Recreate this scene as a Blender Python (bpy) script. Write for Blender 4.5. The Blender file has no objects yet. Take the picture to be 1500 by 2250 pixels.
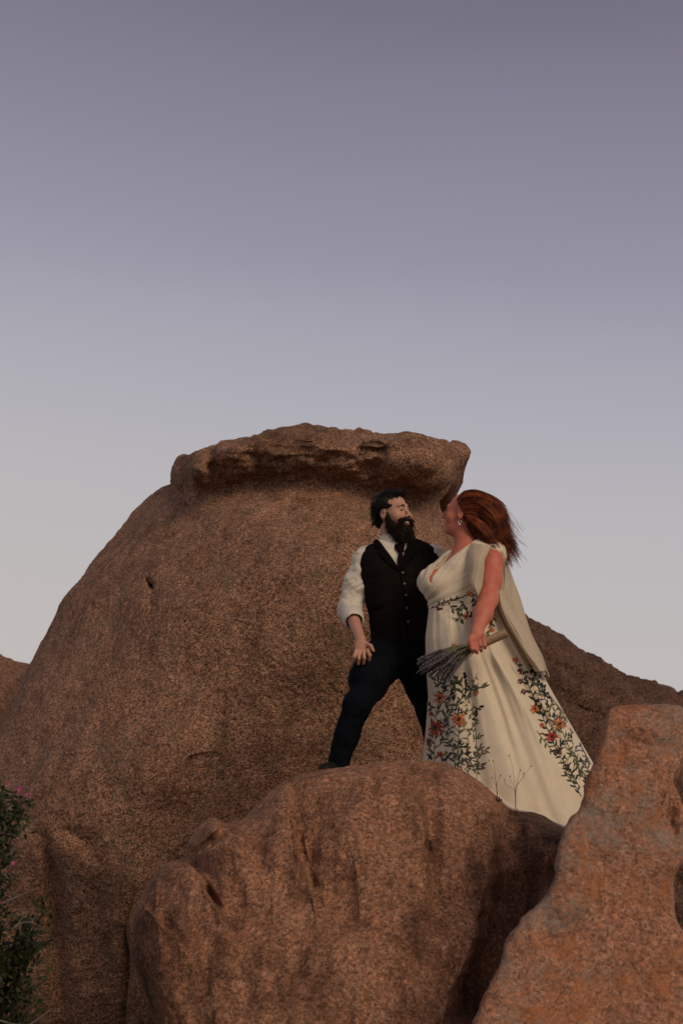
import bpy, bmesh, math, random
import numpy as np
from mathutils import Vector, Matrix
from mathutils.bvhtree import BVHTree

# ------------------------------------------------------------------ camera
scene = bpy.context.scene
CAM = np.array([0.0, 0.0, 1.6])
PITCH = math.radians(15.0)
LENS, SENS = 50.0, 36.0
cam_data = bpy.data.cameras.new('camera')
cam = bpy.data.objects.new('camera', cam_data)
scene.collection.objects.link(cam)
cam.location = CAM
cam.rotation_euler = (math.radians(90) + PITCH, 0, 0)
cam_data.sensor_fit = 'VERTICAL'
cam_data.sensor_height = SENS
cam_data.lens = LENS
cam_data.clip_start = 0.05
cam_data.clip_end = 9000
cam_data.dof.use_dof = True
cam_data.dof.focus_distance = 8.3
cam_data.dof.aperture_fstop = 3.2
scene.camera = cam

# ------------------------------------------------------------------ light
SUN_EL, SUN_AZ = math.radians(31), math.radians(143)   # azimuth clockwise from +Y: behind the camera, to its right
world = bpy.data.worlds.new('World')
scene.world = world
world.use_nodes = True
nt = world.node_tree
nt.nodes.clear()
wo = nt.nodes.new('ShaderNodeOutputWorld')
bg = nt.nodes.new('ShaderNodeBackground')
sky = nt.nodes.new('ShaderNodeTexSky')
sky.sky_type = 'NISHITA'
sky.sun_disc = False
sky.sun_elevation = math.radians(2.0)
sky.sun_rotation = SUN_AZ
tc = nt.nodes.new('ShaderNodeTexCoord')
sep = nt.nodes.new('ShaderNodeSeparateXYZ')
ramp = nt.nodes.new('ShaderNodeValToRGB')
def s2l(c):
    return tuple(((v / 255) / 12.92 if v <= 10 else ((v / 255 + .055) / 1.055) ** 2.4) for v in c)
stops = [(0.0, (196, 188, 185)), (0.17, (194, 188, 186)), (0.266, (187, 184, 188)), (0.32, (178, 176, 184)), (0.386, (164, 161, 175)),
         (0.43, (152, 149, 165)), (0.50, (137, 133, 152)), (0.571, (123, 119, 137)), (1.0, (74, 70, 92))]
ramp.color_ramp.interpolation = 'B_SPLINE'
el = ramp.color_ramp.elements
el[0].position = stops[0][0]; el[0].color = s2l(stops[0][1]) + (1,)
el[1].position = stops[-1][0]; el[1].color = s2l(stops[-1][1]) + (1,)
for p, c in stops[1:-1]:
    e = el.new(p); e.color = s2l(c) + (1,)
scl = nt.nodes.new('ShaderNodeVectorMath'); scl.operation = 'SCALE'; scl.inputs['Scale'].default_value = 10.0
mixn = nt.nodes.new('ShaderNodeMix'); mixn.data_type = 'RGBA'; mixn.inputs[0].default_value = 0.04
wn = nt.nodes.new('ShaderNodeTexNoise'); wn.inputs['Scale'].default_value = 2.2; wn.inputs['Detail'].default_value = 3
wmap = nt.nodes.new('ShaderNodeMapping'); wmap.inputs['Scale'].default_value = (1, 1, 4.5)
wadd = nt.nodes.new('ShaderNodeMath'); wadd.operation = 'MULTIPLY_ADD'
wadd.inputs[1].default_value = 0.035
nt.links.new(tc.outputs['Generated'], sep.inputs[0])
nt.links.new(tc.outputs['Generated'], wmap.inputs['Vector'])
nt.links.new(wmap.outputs[0], wn.inputs['Vector'])
nt.links.new(wn.outputs['Fac'], wadd.inputs[0])
wsub = nt.nodes.new('ShaderNodeMath'); wsub.operation = 'ADD'; wsub.inputs[1].default_value = -0.0175
wtilt = nt.nodes.new('ShaderNodeMath'); wtilt.operation = 'MULTIPLY_ADD'; wtilt.inputs[1].default_value = 0.09   # the glow lies a little to the left
nt.links.new(sep.outputs['X'], wtilt.inputs[0]); nt.links.new(sep.outputs['Z'], wtilt.inputs[2])
nt.links.new(wtilt.outputs[0], wsub.inputs[0])
nt.links.new(wsub.outputs[0], wadd.inputs[2])
nt.links.new(wadd.outputs[0], ramp.inputs['Fac'])
nt.links.new(ramp.outputs['Color'], scl.inputs[0])
nt.links.new(scl.outputs[0], mixn.inputs[6])
nt.links.new(sky.outputs['Color'], mixn.inputs[7])
nt.links.new(mixn.outputs[2], bg.inputs['Color'])
bg.inputs['Strength'].default_value = 0.1
nt.links.new(bg.outputs[0], wo.inputs['Surface'])

sun_data = bpy.data.lights.new('sun', 'SUN')
sun_data.energy = 1.6
sun_data.angle = math.radians(26)
sun_data.color = (1.0, 0.79, 0.57)
sun = bpy.data.objects.new('sun', sun_data)
scene.collection.objects.link(sun)
sd = Vector((math.sin(SUN_AZ) * math.cos(SUN_EL), math.cos(SUN_AZ) * math.cos(SUN_EL), math.sin(SUN_EL)))
sun.rotation_euler = (-sd).to_track_quat('-Z', 'Y').to_euler()
sun.location = (-4, -6, 8)

scene.view_settings.view_transform = 'Standard'
scene.view_settings.look = 'None'
scene.view_settings.exposure = 0.0
scene.view_settings.gamma = 1.0
scene.view_settings.use_curve_mapping = False
scene.render.engine = 'CYCLES'
scene.cycles.use_denoising = True

# ------------------------------------------------------------------ helpers
CP, SP = math.cos(PITCH), math.sin(PITCH)
KPX = SENS / LENS / 2250.0
def P(px, py, Y):
    """world point seen at photo pixel (px,py) at forward distance Y (arrays allowed)"""
    px = np.asarray(px, float); py = np.asarray(py, float); Y = np.asarray(Y, float)
    cx = (px - 750) * KPX; cy = (1125 - py) * KPX
    y = CP - SP * cy; z = SP + CP * cy
    s = Y / y
    return np.stack(np.broadcast_arrays(cx * s, Y + 0 * s, 1.6 + z * s), -1)
def V(px, py, Y):
    return np.array(P(px, py, Y))
def proj(p):
    """world -> photo pixel"""
    q = p - CAM
    d = q[..., 1] * CP + q[..., 2] * SP
    u = -q[..., 1] * SP + q[..., 2] * CP
    return 750 + q[..., 0] / d / KPX, 1125 - u / d / KPX
def mpp(Y):
    return KPX * Y / 0.985

rng = np.random.default_rng(7)
random.seed(7)

def _hash(i, j, k, seed):
    n = (i.astype(np.int64) * 374761393 + j.astype(np.int64) * 668265263 + k.astype(np.int64) * 1274126177 + seed * 974634777) & 0xffffffff
    n = ((n ^ (n >> 13)) * 1274126177) & 0xffffffff
    n = (n ^ (n >> 16))
    return (n & 0xffffff) / float(0x7fffff) - 1.0
def vnoise(p, seed=0):
    """smooth value noise in -1..1 for an (N,3) array"""
    f = np.floor(p); t = p - f; f = f.astype(np.int64)
    t = t * t * t * (t * (t * 6 - 15) + 10)
    out = 0
    for a in (0, 1):
        wa = t[:, 0] if a else 1 - t[:, 0]
        for b in (0, 1):
            wb = t[:, 1] if b else 1 - t[:, 1]
            for c in (0, 1):
                wc = t[:, 2] if c else 1 - t[:, 2]
                out = out + wa * wb * wc * _hash(f[:, 0] + a, f[:, 1] + b, f[:, 2] + c, seed)
    return out
def fbm(p, scale, octaves=4, seed=0, gain=.5):
    o = 0; a = 1.0; s = 0
    for i in range(octaves):
        o = o + a * vnoise(p * scale + 17.3 * i, seed + i); s += a
        a *= gain; scale *= 2.03
    return o / s

def mesh_from(name, verts, faces, mat=None, smooth=True):
    me = bpy.data.meshes.new(name)
    verts = np.asarray(verts, np.float32)
    if isinstance(faces, np.ndarray):
        n = faces.shape[1]
        me.vertices.add(len(verts)); me.vertices.foreach_set('co', verts.ravel())
        me.loops.add(faces.size); me.loops.foreach_set('vertex_index', faces.astype(np.int32).ravel())
        me.polygons.add(len(faces))
        me.polygons.foreach_set('loop_start', np.arange(0, faces.size, n, dtype=np.int32))
        me.update(calc_edges=True); me.validate()
    else:
        me.from_pydata([tuple(map(float, v)) for v in verts], [], [tuple(int(i) for i in f) for f in faces])
        me.update()
    if smooth:
        me.polygons.foreach_set('use_smooth', np.ones(len(me.polygons), bool))
    if mat:
        me.materials.append(mat)
    return me

def make(name, verts, faces, mat, parent=None, origin=None, smooth=True, label=None, cat=None, group=None, kind=None):
    verts = np.asarray(verts, float)
    if parent is not None:
        origin = np.array(parent.matrix_world.translation) if origin is None else origin
    elif origin is None:
        lo, hi = verts.min(0), verts.max(0)
        origin = np.array([(lo[0] + hi[0]) / 2, (lo[1] + hi[1]) / 2, lo[2]])
    me = mesh_from(name, verts - origin, faces, mat, smooth)
    o = bpy.data.objects.new(name, me)
    scene.collection.objects.link(o)
    if parent is not None:
        o.parent = parent
        o.location = Vector(origin) - ORIG[parent.name]
        o.matrix_parent_inverse = Matrix.Identity(4)
    else:
        o.location = origin
    ORIG[o.name] = Vector(origin)
    if label: o['label'] = label
    if cat: o['category'] = cat
    if group: o['group'] = group
    if kind: o['kind'] = kind
    return o
ORIG = {}
def mk(name, verts, faces, mat, parent=None, **kw):
    if parent is not None:
        kw['origin'] = np.array(ORIG[parent.name])
    return make(name, verts, faces, mat, parent, **kw)
def empty(name, loc, label, cat, group=None):
    o = bpy.data.objects.new(name, None)
    scene.collection.objects.link(o)
    o.location = loc; o.empty_display_size = .1
    ORIG[o.name] = Vector(loc)
    o['label'] = label; o['category'] = cat
    if group: o['group'] = group
    return o

def smooth_curve(pts, n, closed=False):
    """Catmull-Rom through pts, resampled evenly to n points"""
    pts = np.asarray(pts, float)
    if closed:
        q = np.vstack([pts[-1], pts, pts[0], pts[1]])
    else:
        q = np.vstack([2 * pts[0] - pts[1], pts, 2 * pts[-1] - pts[-2]])
    out = []
    m = 14
    for i in range(1, len(q) - 2):
        p0, p1, p2, p3 = q[i - 1], q[i], q[i + 1], q[i + 2]
        t = np.linspace(0, 1, m, endpoint=False)[:, None]
        out.append(.5 * ((2 * p1) + (-p0 + p2) * t + (2 * p0 - 5 * p1 + 4 * p2 - p3) * t ** 2 + (-p0 + 3 * p1 - 3 * p2 + p3) * t ** 3))
    out = np.vstack(out + ([out[0][:1]] if closed else [q[-2:-1]]))
    d = np.r_[0, np.cumsum(np.linalg.norm(np.diff(out, axis=0), axis=1))]
    s = np.linspace(0, d[-1], n, endpoint=not closed)
    return np.stack([np.interp(s, d, out[:, k]) for k in range(out.shape[1])], -1)

def vnormals(verts, faces):
    v = verts
    a = v[faces[:, 2]] - v[faces[:, 0]]
    b = v[faces[:, 3 if faces.shape[1] == 4 else 1]] - v[faces[:, 1 if faces.shape[1] == 4 else 0]]
    n = np.cross(a, b)
    o = np.zeros_like(v)
    for k in range(faces.shape[1]):
        for c in range(3):
            o[:, c] += np.bincount(faces[:, k], n[:, c], len(v))
    return o / (np.linalg.norm(o, axis=1, keepdims=True) + 1e-12)

def seg_dist(px, py, poly):
    """pixel distance from points to an open polyline, and how far along (0..1)"""
    best = np.full(px.shape, 1e9); tt = np.zeros(px.shape)
    n = len(poly) - 1
    for i in range(n):
        a = np.array(poly[i], float); b = np.array(poly[i + 1], float)
        ab = b - a
        t = np.clip(((px - a[0]) * ab[0] + (py - a[1]) * ab[1]) / (ab @ ab + 1e-9), 0, 1)
        d = np.hypot(px - a[0] - t * ab[0], py - a[1] - t * ab[1])
        m = d < best
        best = np.where(m, d, best); tt = np.where(m, (i + t) / n, tt)
    return best, tt
def sstep(a, b, x):
    t = np.clip((x - a) / (b - a), 0, 1)
    return t * t * (3 - 2 * t)

# ------------------------------------------------------------------ materials
def mat_new(name):
    m = bpy.data.materials.new(name)
    m.use_nodes = True
    n = m.node_tree.nodes
    return m, m.node_tree, n['Principled BSDF']
def N(t, kind, **kw):
    n = t.nodes.new(kind)
    for k, v in kw.items():
        if k in n.inputs.keys():
            n.inputs[k].default_value = v
        else:
            setattr(n, k, v)
    return n
def ramp_node(t, stops, interp='LINEAR'):
    r = t.nodes.new('ShaderNodeValToRGB')
    r.color_ramp.interpolation = interp
    e = r.color_ramp.elements
    e[0].position, e[0].color = stops[0][0], tuple(stops[0][1]) + (1,)
    e[1].position, e[1].color = stops[-1][0], tuple(stops[-1][1]) + (1,)
    for p, c in stops[1:-1]:
        x = e.new(p); x.color = tuple(c) + (1,)
    return r
def g3(v): return (v, v, v)

def granite(name, grain=62.0, tint=(1, 1, 1), bump=.9, lichen=0.0, pits=.5, stain=.6, green=0.0, contrast=1.0, streak=0.0, dark_patches=()):
    m, t, b = mat_new(name)
    L = t.links.new
    co = N(t, 'ShaderNodeTexCoord')
    warp = N(t, 'ShaderNodeTexNoise', Scale=grain * .9, Detail=2.0)
    wv = N(t, 'ShaderNodeVectorMath', operation='MULTIPLY_ADD')
    wv.inputs[1].default_value = g3(1.1 / grain)
    L(co.outputs['Object'], warp.inputs['Vector'])
    L(warp.outputs['Color'], wv.inputs[0]); L(co.outputs['Object'], wv.inputs[2])
    v1 = N(t, 'ShaderNodeTexVoronoi', Scale=grain)
    v2 = N(t, 'ShaderNodeTexVoronoi', Scale=grain * 2.3)
    for v in (v1, v2): L(wv.outputs[0], v.inputs['Vector'])
    s1 = N(t, 'ShaderNodeSeparateColor'); L(v1.outputs['Color'], s1.inputs[0])
    s2 = N(t, 'ShaderNodeSeparateColor'); L(v2.outputs['Color'], s2.inputs[0])
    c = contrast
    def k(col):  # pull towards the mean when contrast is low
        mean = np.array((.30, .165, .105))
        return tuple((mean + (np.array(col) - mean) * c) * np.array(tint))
    r1 = ramp_node(t, [(0, k((.06, .04, .03))), (.16, k((.17, .095, .06))), (.4, k((.36, .19, .115))), (.62, k((.44, .23, .135))),
                       (.80, k((.50, .31, .20))), (.92, k((.60, .41, .29))), (1, k((.46, .40, .34)))])
    L(s1.outputs[0], r1.inputs[0])
    r2 = ramp_node(t, [(0, k((.08, .055, .045))), (.2, k((.22, .13, .09))), (.5, k((.36, .20, .13))), (1, k((.48, .31, .21)))])
    L(s2.outputs[1], r2.inputs[0])
    mx = N(t, 'ShaderNodeMix', data_type='RGBA'); mx.inputs[0].default_value = .42
    L(r1.outputs[0], mx.inputs[6]); L(r2.outputs[0], mx.inputs[7])
    # mineral stain in broad patches and finely darkened pits
    st = N(t, 'ShaderNodeTexNoise', Scale=1.3, Detail=6.0, Roughness=.62); L(co.outputs['Object'], st.inputs['Vector'])
    rs = ramp_node(t, [(.3, (1 - .45 * stain, 1 - .52 * stain, 1 - .58 * stain)), (.52, (1, 1, 1)), (.75, (1.0, .93, .86))])
    L(st.outputs['Fac'], rs.inputs[0])
    m2 = N(t, 'ShaderNodeMix', data_type='RGBA', blend_type='MULTIPLY'); m2.inputs[0].default_value = 1
    L(mx.outputs[2], m2.inputs[6]); L(rs.outputs[0], m2.inputs[7])
    pn = N(t, 'ShaderNodeTexNoise', Scale=grain * .8, Detail=4.0, Roughness=.75); L(co.outputs['Object'], pn.inputs['Vector'])
    rp = ramp_node(t, [(.36, g3(1 - pits)), (.52, g3(1)), (.66, g3(1.2))])
    L(pn.outputs['Fac'], rp.inputs[0])
    m3 = N(t, 'ShaderNodeMix', data_type='RGBA', blend_type='MULTIPLY'); m3.inputs[0].default_value = 1
    L(m2.outputs[2], m3.inputs[6]); L(rp.outputs[0], m3.inputs[7])
    ph = N(t, 'ShaderNodeTexVoronoi', Scale=grain * .40); L(wv.outputs[0], ph.inputs['Vector'])
    sp = N(t, 'ShaderNodeSeparateColor'); L(ph.outputs['Color'], sp.inputs[0])
    rr1 = ramp_node(t, [(.86, g3(0)), (.90, g3(1))]); L(sp.outputs[0], rr1.inputs[0])
    rr2 = ramp_node(t, [(.30, g3(1)), (.48, g3(0))]); L(ph.outputs['Distance'], rr2.inputs[0])
    pm = N(t, 'ShaderNodeMath', operation='MULTIPLY'); L(rr1.outputs[0], pm.inputs[0]); L(rr2.outputs[0], pm.inputs[1])
    pm2 = N(t, 'ShaderNodeMath', operation='MULTIPLY'); pm2.inputs[1].default_value = .7; L(pm.outputs[0], pm2.inputs[0])
    rph = ramp_node(t, [(0, tuple(np.array((.50, .24, .13)) * tint)), (1, tuple(np.array((.56, .37, .26)) * tint))]); L(sp.outputs[1], rph.inputs[0])
    mph = N(t, 'ShaderNodeMix', data_type='RGBA'); L(pm2.outputs[0], mph.inputs[0]); L(m3.outputs[2], mph.inputs[6]); L(rph.outputs[0], mph.inputs[7])
    md = N(t, 'ShaderNodeTexNoise', Scale=6.5, Detail=5.0, Roughness=.65, Distortion=.6); L(co.outputs['Object'], md.inputs['Vector'])
    rmd = ramp_node(t, [(.32, (.70, .66, .62)), (.5, (1, 1, 1)), (.7, (1.14, 1.10, 1.04))]); L(md.outputs['Fac'], rmd.inputs[0])
    mmd = N(t, 'ShaderNodeMix', data_type='RGBA', blend_type='MULTIPLY'); mmd.inputs[0].default_value = 1
    L(mph.outputs[2], mmd.inputs[6]); L(rmd.outputs[0], mmd.inputs[7])
    last = mmd.outputs[2]
    if streak > 0:
        mp = N(t, 'ShaderNodeMapping'); mp.inputs['Scale'].default_value = (5.5, 5.5, .55); mp.inputs['Location'].default_value = (2.3, .4, 1.9)
        L(co.outputs['Object'], mp.inputs[0])
        kn = N(t, 'ShaderNodeTexNoise', Scale=1.0, Detail=6.0, Roughness=.6); L(mp.outputs[0], kn.inputs['Vector'])
        rk_ = ramp_node(t, [(.34, (1 - streak, 1 - streak * 1.02, 1 - streak * 1.04)), (.50, (1, 1, 1))]); L(kn.outputs['Fac'], rk_.inputs[0])
        mk_ = N(t, 'ShaderNodeMix', data_type='RGBA', blend_type='MULTIPLY'); mk_.inputs[0].default_value = 1
        L(last, mk_.inputs[6]); L(rk_.outputs[0], mk_.inputs[7]); last = mk_.outputs[2]
    for (vc, vr, vcol, vamt) in dark_patches:      # darkened areas with ragged edges
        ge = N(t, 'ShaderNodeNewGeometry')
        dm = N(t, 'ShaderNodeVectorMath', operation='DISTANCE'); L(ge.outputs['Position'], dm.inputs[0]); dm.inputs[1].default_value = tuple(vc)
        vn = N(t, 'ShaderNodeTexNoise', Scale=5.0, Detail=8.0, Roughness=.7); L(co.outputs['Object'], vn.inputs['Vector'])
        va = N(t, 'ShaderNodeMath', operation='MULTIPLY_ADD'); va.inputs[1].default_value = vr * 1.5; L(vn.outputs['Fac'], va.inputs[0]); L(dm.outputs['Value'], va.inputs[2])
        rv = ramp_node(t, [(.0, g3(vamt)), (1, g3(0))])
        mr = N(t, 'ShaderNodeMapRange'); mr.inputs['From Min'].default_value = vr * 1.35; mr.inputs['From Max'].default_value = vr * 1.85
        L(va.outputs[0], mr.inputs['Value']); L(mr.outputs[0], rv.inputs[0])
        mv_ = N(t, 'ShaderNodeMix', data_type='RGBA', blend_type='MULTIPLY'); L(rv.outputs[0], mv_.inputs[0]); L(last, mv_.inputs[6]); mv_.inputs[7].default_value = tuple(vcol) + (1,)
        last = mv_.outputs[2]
    if lichen > 0:
        for (scale, lo, hi, col, off) in ((4.6, .55, .66, (.40, .14, .045), 3.1), (2.6, .54, .68, (.25, .225, .185), 9.7)):
            mp = N(t, 'ShaderNodeMapping'); mp.inputs['Location'].default_value = (off, off * 1.7, off * .6)
            L(co.outputs['Object'], mp.inputs[0])
            ln = N(t, 'ShaderNodeTexNoise', Scale=scale, Detail=9.0, Roughness=.68); L(mp.outputs[0], ln.inputs['Vector'])
            fn = N(t, 'ShaderNodeTexNoise', Scale=46.0, Detail=4.0, Roughness=.75); L(mp.outputs[0], fn.inputs['Vector'])
            ad = N(t, 'ShaderNodeMath', operation='MULTIPLY_ADD'); ad.inputs[1].default_value = .42
            L(fn.outputs['Fac'], ad.inputs[0]); L(ln.outputs['Fac'], ad.inputs[2])
            rl = ramp_node(t, [(lo + .17, g3(0)), (hi + .17, g3(lichen))]); L(ad.outputs[0], rl.inputs[0])
            ml = N(t, 'ShaderNodeMix', data_type='RGBA')
            L(rl.outputs[0], ml.inputs[0]); L(last, ml.inputs[6]); ml.inputs[7].default_value = col + (1,)
            last = ml.outputs[2]
    if green > 0:
        gn = N(t, 'ShaderNodeTexNoise', Scale=3.0, Detail=8.0, Roughness=.7); L(co.outputs['Object'], gn.inputs['Vector'])
        rg = ramp_node(t, [(.52, g3(0)), (.62, g3(green))]); L(gn.outputs['Fac'], rg.inputs[0])
        mg = N(t, 'ShaderNodeMix', data_type='RGBA')
        L(rg.outputs[0], mg.inputs[0]); L(last, mg.inputs[6]); mg.inputs[7].default_value = (.17, .16, .10, 1)
        last = mg.outputs[2]
    L(last, b.inputs['Base Color'])
    b.inputs['Roughness'].default_value = .88
    b.inputs['Specular IOR Level'].default_value = .25
    # relief: crystals standing proud plus coarse crumble
    h1 = N(t, 'ShaderNodeTexNoise', Scale=grain * .8, Detail=5.0, Roughness=.75); L(co.outputs['Object'], h1.inputs['Vector'])
    h2 = N(t, 'ShaderNodeMath', operation='SUBTRACT'); L(h1.outputs['Fac'], h2.inputs[0])
    h3 = N(t, 'ShaderNodeMath', operation='MULTIPLY'); h3.inputs[1].default_value = .45; L(v1.outputs['Distance'], h3.inputs[0])
    L(h3.outputs[0], h2.inputs[1])
    bp = N(t, 'ShaderNodeBump', Strength=bump, Distance=1.6 / grain); L(h2.outputs[0], bp.inputs['Height'])
    rst = ramp_node(t, [(.35, g3(bump * .7)), (.6, g3(bump))]); L(st.outputs['Fac'], rst.inputs[0])
    sst = N(t, 'ShaderNodeSeparateColor'); L(rst.outputs[0], sst.inputs[0]); L(sst.outputs[0], bp.inputs['Strength'])
    L(bp.outputs[0], b.inputs['Normal'])
    return m

M_BIG = granite('weathered_granite', grain=88, bump=1.0, pits=.9, tint=(1.14, 1.05, 1.0), green=.25, streak=.25,
                dark_patches=((P(140, 1930, 9.6), .45, (.55, .5, .46), .8), (P(640, 985, 10.6), .5, (.62, .6, .55), .8), (P(900, 1000, 10.6), .4, (.62, .6, .55), .7)))  # darker at the lower left and across the cap
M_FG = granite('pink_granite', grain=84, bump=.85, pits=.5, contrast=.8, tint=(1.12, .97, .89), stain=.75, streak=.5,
               dark_patches=((P(1215, 1840, 7.5), .30, (.30, .33, .38), .9), (P(935, 1760, 6.9), .10, (.5, .46, .44), .8), (P(330, 2150, 6.9), .35, (.62, .55, .5), .8)))  # right flank's shade put into the colour; stained streak; browner left end
M_RT = granite('lichen_granite', grain=88, bump=.7, pits=.42, lichen=.7, contrast=.75, tint=(1.10, .92, .85), stain=.35)
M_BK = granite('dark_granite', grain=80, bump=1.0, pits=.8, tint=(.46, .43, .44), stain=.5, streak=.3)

def soil_mat():
    m, t, b = mat_new('dry_soil')
    L = t.links.new
    co = N(t, 'ShaderNodeTexCoord')
    n1 = N(t, 'ShaderNodeTexNoise', Scale=1.5, Detail=10.0, Roughness=.7); L(co.outputs['Object'], n1.inputs['Vector'])
    r = ramp_node(t, [(.3, (.07, .05, .035)), (.7, (.19, .13, .09))]); L(n1.outputs['Fac'], r.inputs[0])
    L(r.outputs[0], b.inputs['Base Color']); b.inputs['Roughness'].default_value = .95
    n2 = N(t, 'ShaderNodeTexNoise', Scale=30.0, Detail=6.0); L(co.outputs['Object'], n2.inputs['Vector'])
    bp = N(t, 'ShaderNodeBump', Strength=.6, Distance=.03); L(n2.outputs['Fac'], bp.inputs['Height']); L(bp.outputs[0], b.inputs['Normal'])
    return m

# ------------------------------------------------------------------ ground
gx = np.r_[-4000, -1200, -300, -100, -40, np.linspace(-16, 16, 81), 40, 100, 300, 1200, 4000]
gy = np.r_[-4000, -1200, -300, -60, np.linspace(-10, 24, 86), 60, 120, 300, 1200, 4000]
GX, GY = np.meshgrid(gx, gy, indexing='ij')
gp = np.stack([GX, GY, 0 * GX], -1).reshape(-1, 3)
near = np.exp(-(np.maximum(np.hypot(gp[:, 0], gp[:, 1] - 7) - 14, 0) / 12) ** 2)
gp[:, 2] = -.05 + near * (.14 * fbm(gp, .5, 4, 3)) - (1 - near) * .3
ni, nj = len(gx), len(gy)
I, J = np.meshgrid(np.arange(ni - 1), np.arange(nj - 1), indexing='ij')
a = (I * nj + J).ravel()
gf = np.stack([a, a + nj, a + nj + 1, a + 1], -1)
make('ground', gp, gf, soil_mat(), origin=np.zeros(3), kind='structure')

# ------------------------------------------------------------------ boulders
def boulder(name, outline, centre, Yc, Df, Db, nf=2.4, nb=6.0, nth=500, nr=160, nrb=26, mat=None, relief=None,
            rough=((.9, .10), (2.6, .04), (8, .014), (26, .006), (60, .0035)), seed=1, edge_jitter=3.0,
            label='', split=None, soft=.03, fade=9.0, cat='boulder', group=None, tilt=None, drop=0.0, shear=0.0):
    """closed rock: traced skyline `outline`, bulging Df towards the viewer and Db away from it"""
    o2 = smooth_curve(outline, nth, closed=True)
    c2 = np.array(centre, float)
    ph = np.linspace(0, math.pi / 2, nr)
    rho = np.cos(ph) ** (2 / nf); g = np.sin(ph) ** (2 / nf)
    # the skyline's small notches fade out towards the middle of the face
    kk = np.arange(-nth // 2, nth - nth // 2); sg = nth * soft
    ker = np.fft.fft(np.roll(np.exp(-.5 * (kk / sg) ** 2) / np.exp(-.5 * (kk / sg) ** 2).sum(), -(-kk[0])))
    osm = np.stack([np.real(np.fft.ifft(np.fft.fft(o2[:, q]) * ker)) for q in (0, 1)], -1)
    bl = (rho[:-1] ** fade)[:, None, None]
    pix = c2 + rho[:-1, None, None] * ((o2 - c2)[None] * bl + (osm - c2)[None] * (1 - bl))
    pix = np.concatenate([pix.reshape(-1, 2), c2[None]])
    gg = np.r_[np.repeat(g[:-1], nth), 1.0]
    Yd = Yc - Df * gg
    if tilt is not None:
        Yd = Yd + tilt(pix[:, 0], pix[:, 1])
    if relief is not None:
        Yd = Yd + relief(pix[:, 0], pix[:, 1])
    front = P(pix[:, 0], pix[:, 1], Yd)
    nfv = len(front)
    rim = front[:nth]; cw = rim.mean(0)
    phb = np.linspace(0, math.pi / 2, nrb)[1:]
    rb = np.cos(phb) ** (2 / nb); gb = np.sin(phb) ** (2 / nb)
    back = []
    for r_, g_ in zip(rb[:-1], gb[:-1]):
        q = cw + (rim - cw) * r_
        q[:, 1] = rim[:, 1] + Db * g_
        q[:, 0] += shear * Db * g_
        q[:, 2] -= drop * min(1.0, Db * g_ / .5)
        back.append(q)
    last = cw.copy(); last[1] = cw[1] + Db; last[0] += shear * Db
    verts = np.vstack([front] + back + [last[None]])
    j = np.arange(nth); j2 = (j + 1) % nth
    F = []
    for i in range(nr - 2):
        F.append(np.stack([i * nth + j, i * nth + j2, (i + 1) * nth + j2, (i + 1) * nth + j], -1))
    k = (nr - 2) * nth
    F.append(np.stack([k + j, k + j2, np.full(nth, nfv - 1), np.full(nth, nfv - 1)], -1))
    b0 = 0; base = nfv
    for i in range(nrb - 2):
        src = j if i == 0 else base + (i - 1) * nth + j
        src2 = j2 if i == 0 else base + (i - 1) * nth + j2
        dst, dst2 = base + i * nth + j, base + i * nth + j2
        F.append(np.stack([src2, src, dst, dst2], -1))
    k = base + (nrb - 3) * nth
    e = len(verts) - 1
    F.append(np.stack([k + j2, k + j, np.full(nth, e), np.full(nth, e)], -1))
    F = np.vstack(F)
    nrm = vnormals(verts, F)
    # orientation: the centre of the front has to face the camera
    if nrm[nfv - 1, 1] > 0:
        F = F[:, ::-1]; nrm = -nrm
    d = 0
    px0, py0 = proj(verts)
    for q, rg in enumerate(rough):
        a_ = rg[1] * vnoise(verts * rg[0] + 31.7 * q, seed * 13 + q)
        d = d + (a_ if len(rg) == 2 else a_ * rg[2](px0, py0))
    verts = verts + nrm * d[:, None]
    T = np.vstack([F[:, [0, 1, 2]], F[:, [0, 2, 3]]])
    Q3 = T[(T[:, 0] != T[:, 1]) & (T[:, 1] != T[:, 2]) & (T[:, 0] != T[:, 2])]
    px, py = proj(verts)
    origin = np.array([verts[:, 0].mean(), verts[:, 1].mean(), max(verts[:, 2].min(), 0)])
    if split is None:
        return make(name, verts, Q3, mat, origin=origin, label=label, cat=cat, group=group), verts, Q3
    isfront = np.zeros(len(verts), bool); isfront[:nfv] = True
    top = split(px, py, verts)
    fm = top[Q3].all(1)
    def sub(fs):
        u, inv = np.unique(fs, return_inverse=True)
        return verts[u], inv.reshape(fs.shape)
    v1, f1 = sub(Q3[~fm]); v2, f2 = sub(Q3[fm])
    body = make(name, v1, f1, mat, origin=origin, label=label, cat=cat, group=group)
    cap = mk('overhanging_cap', v2, f2, mat, body)
    cap['label'] = 'rough flat cap jutting out over the top of the boulder'
    return body, verts, Q3

def bump2(px, py, cx, cy, rx, ry, h):
    return -h * np.exp(-((px - cx) / rx) ** 2 - ((py - cy) / ry) ** 2)
def groove(px, py, poly, w, depth, taper=True):
    d, t = seg_dist(px, py, poly)
    k = np.sin(np.pi * np.clip(t, .04, .96)) ** .5 if taper else 1
    return depth * k * np.exp(-(d / w) ** 2)

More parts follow.
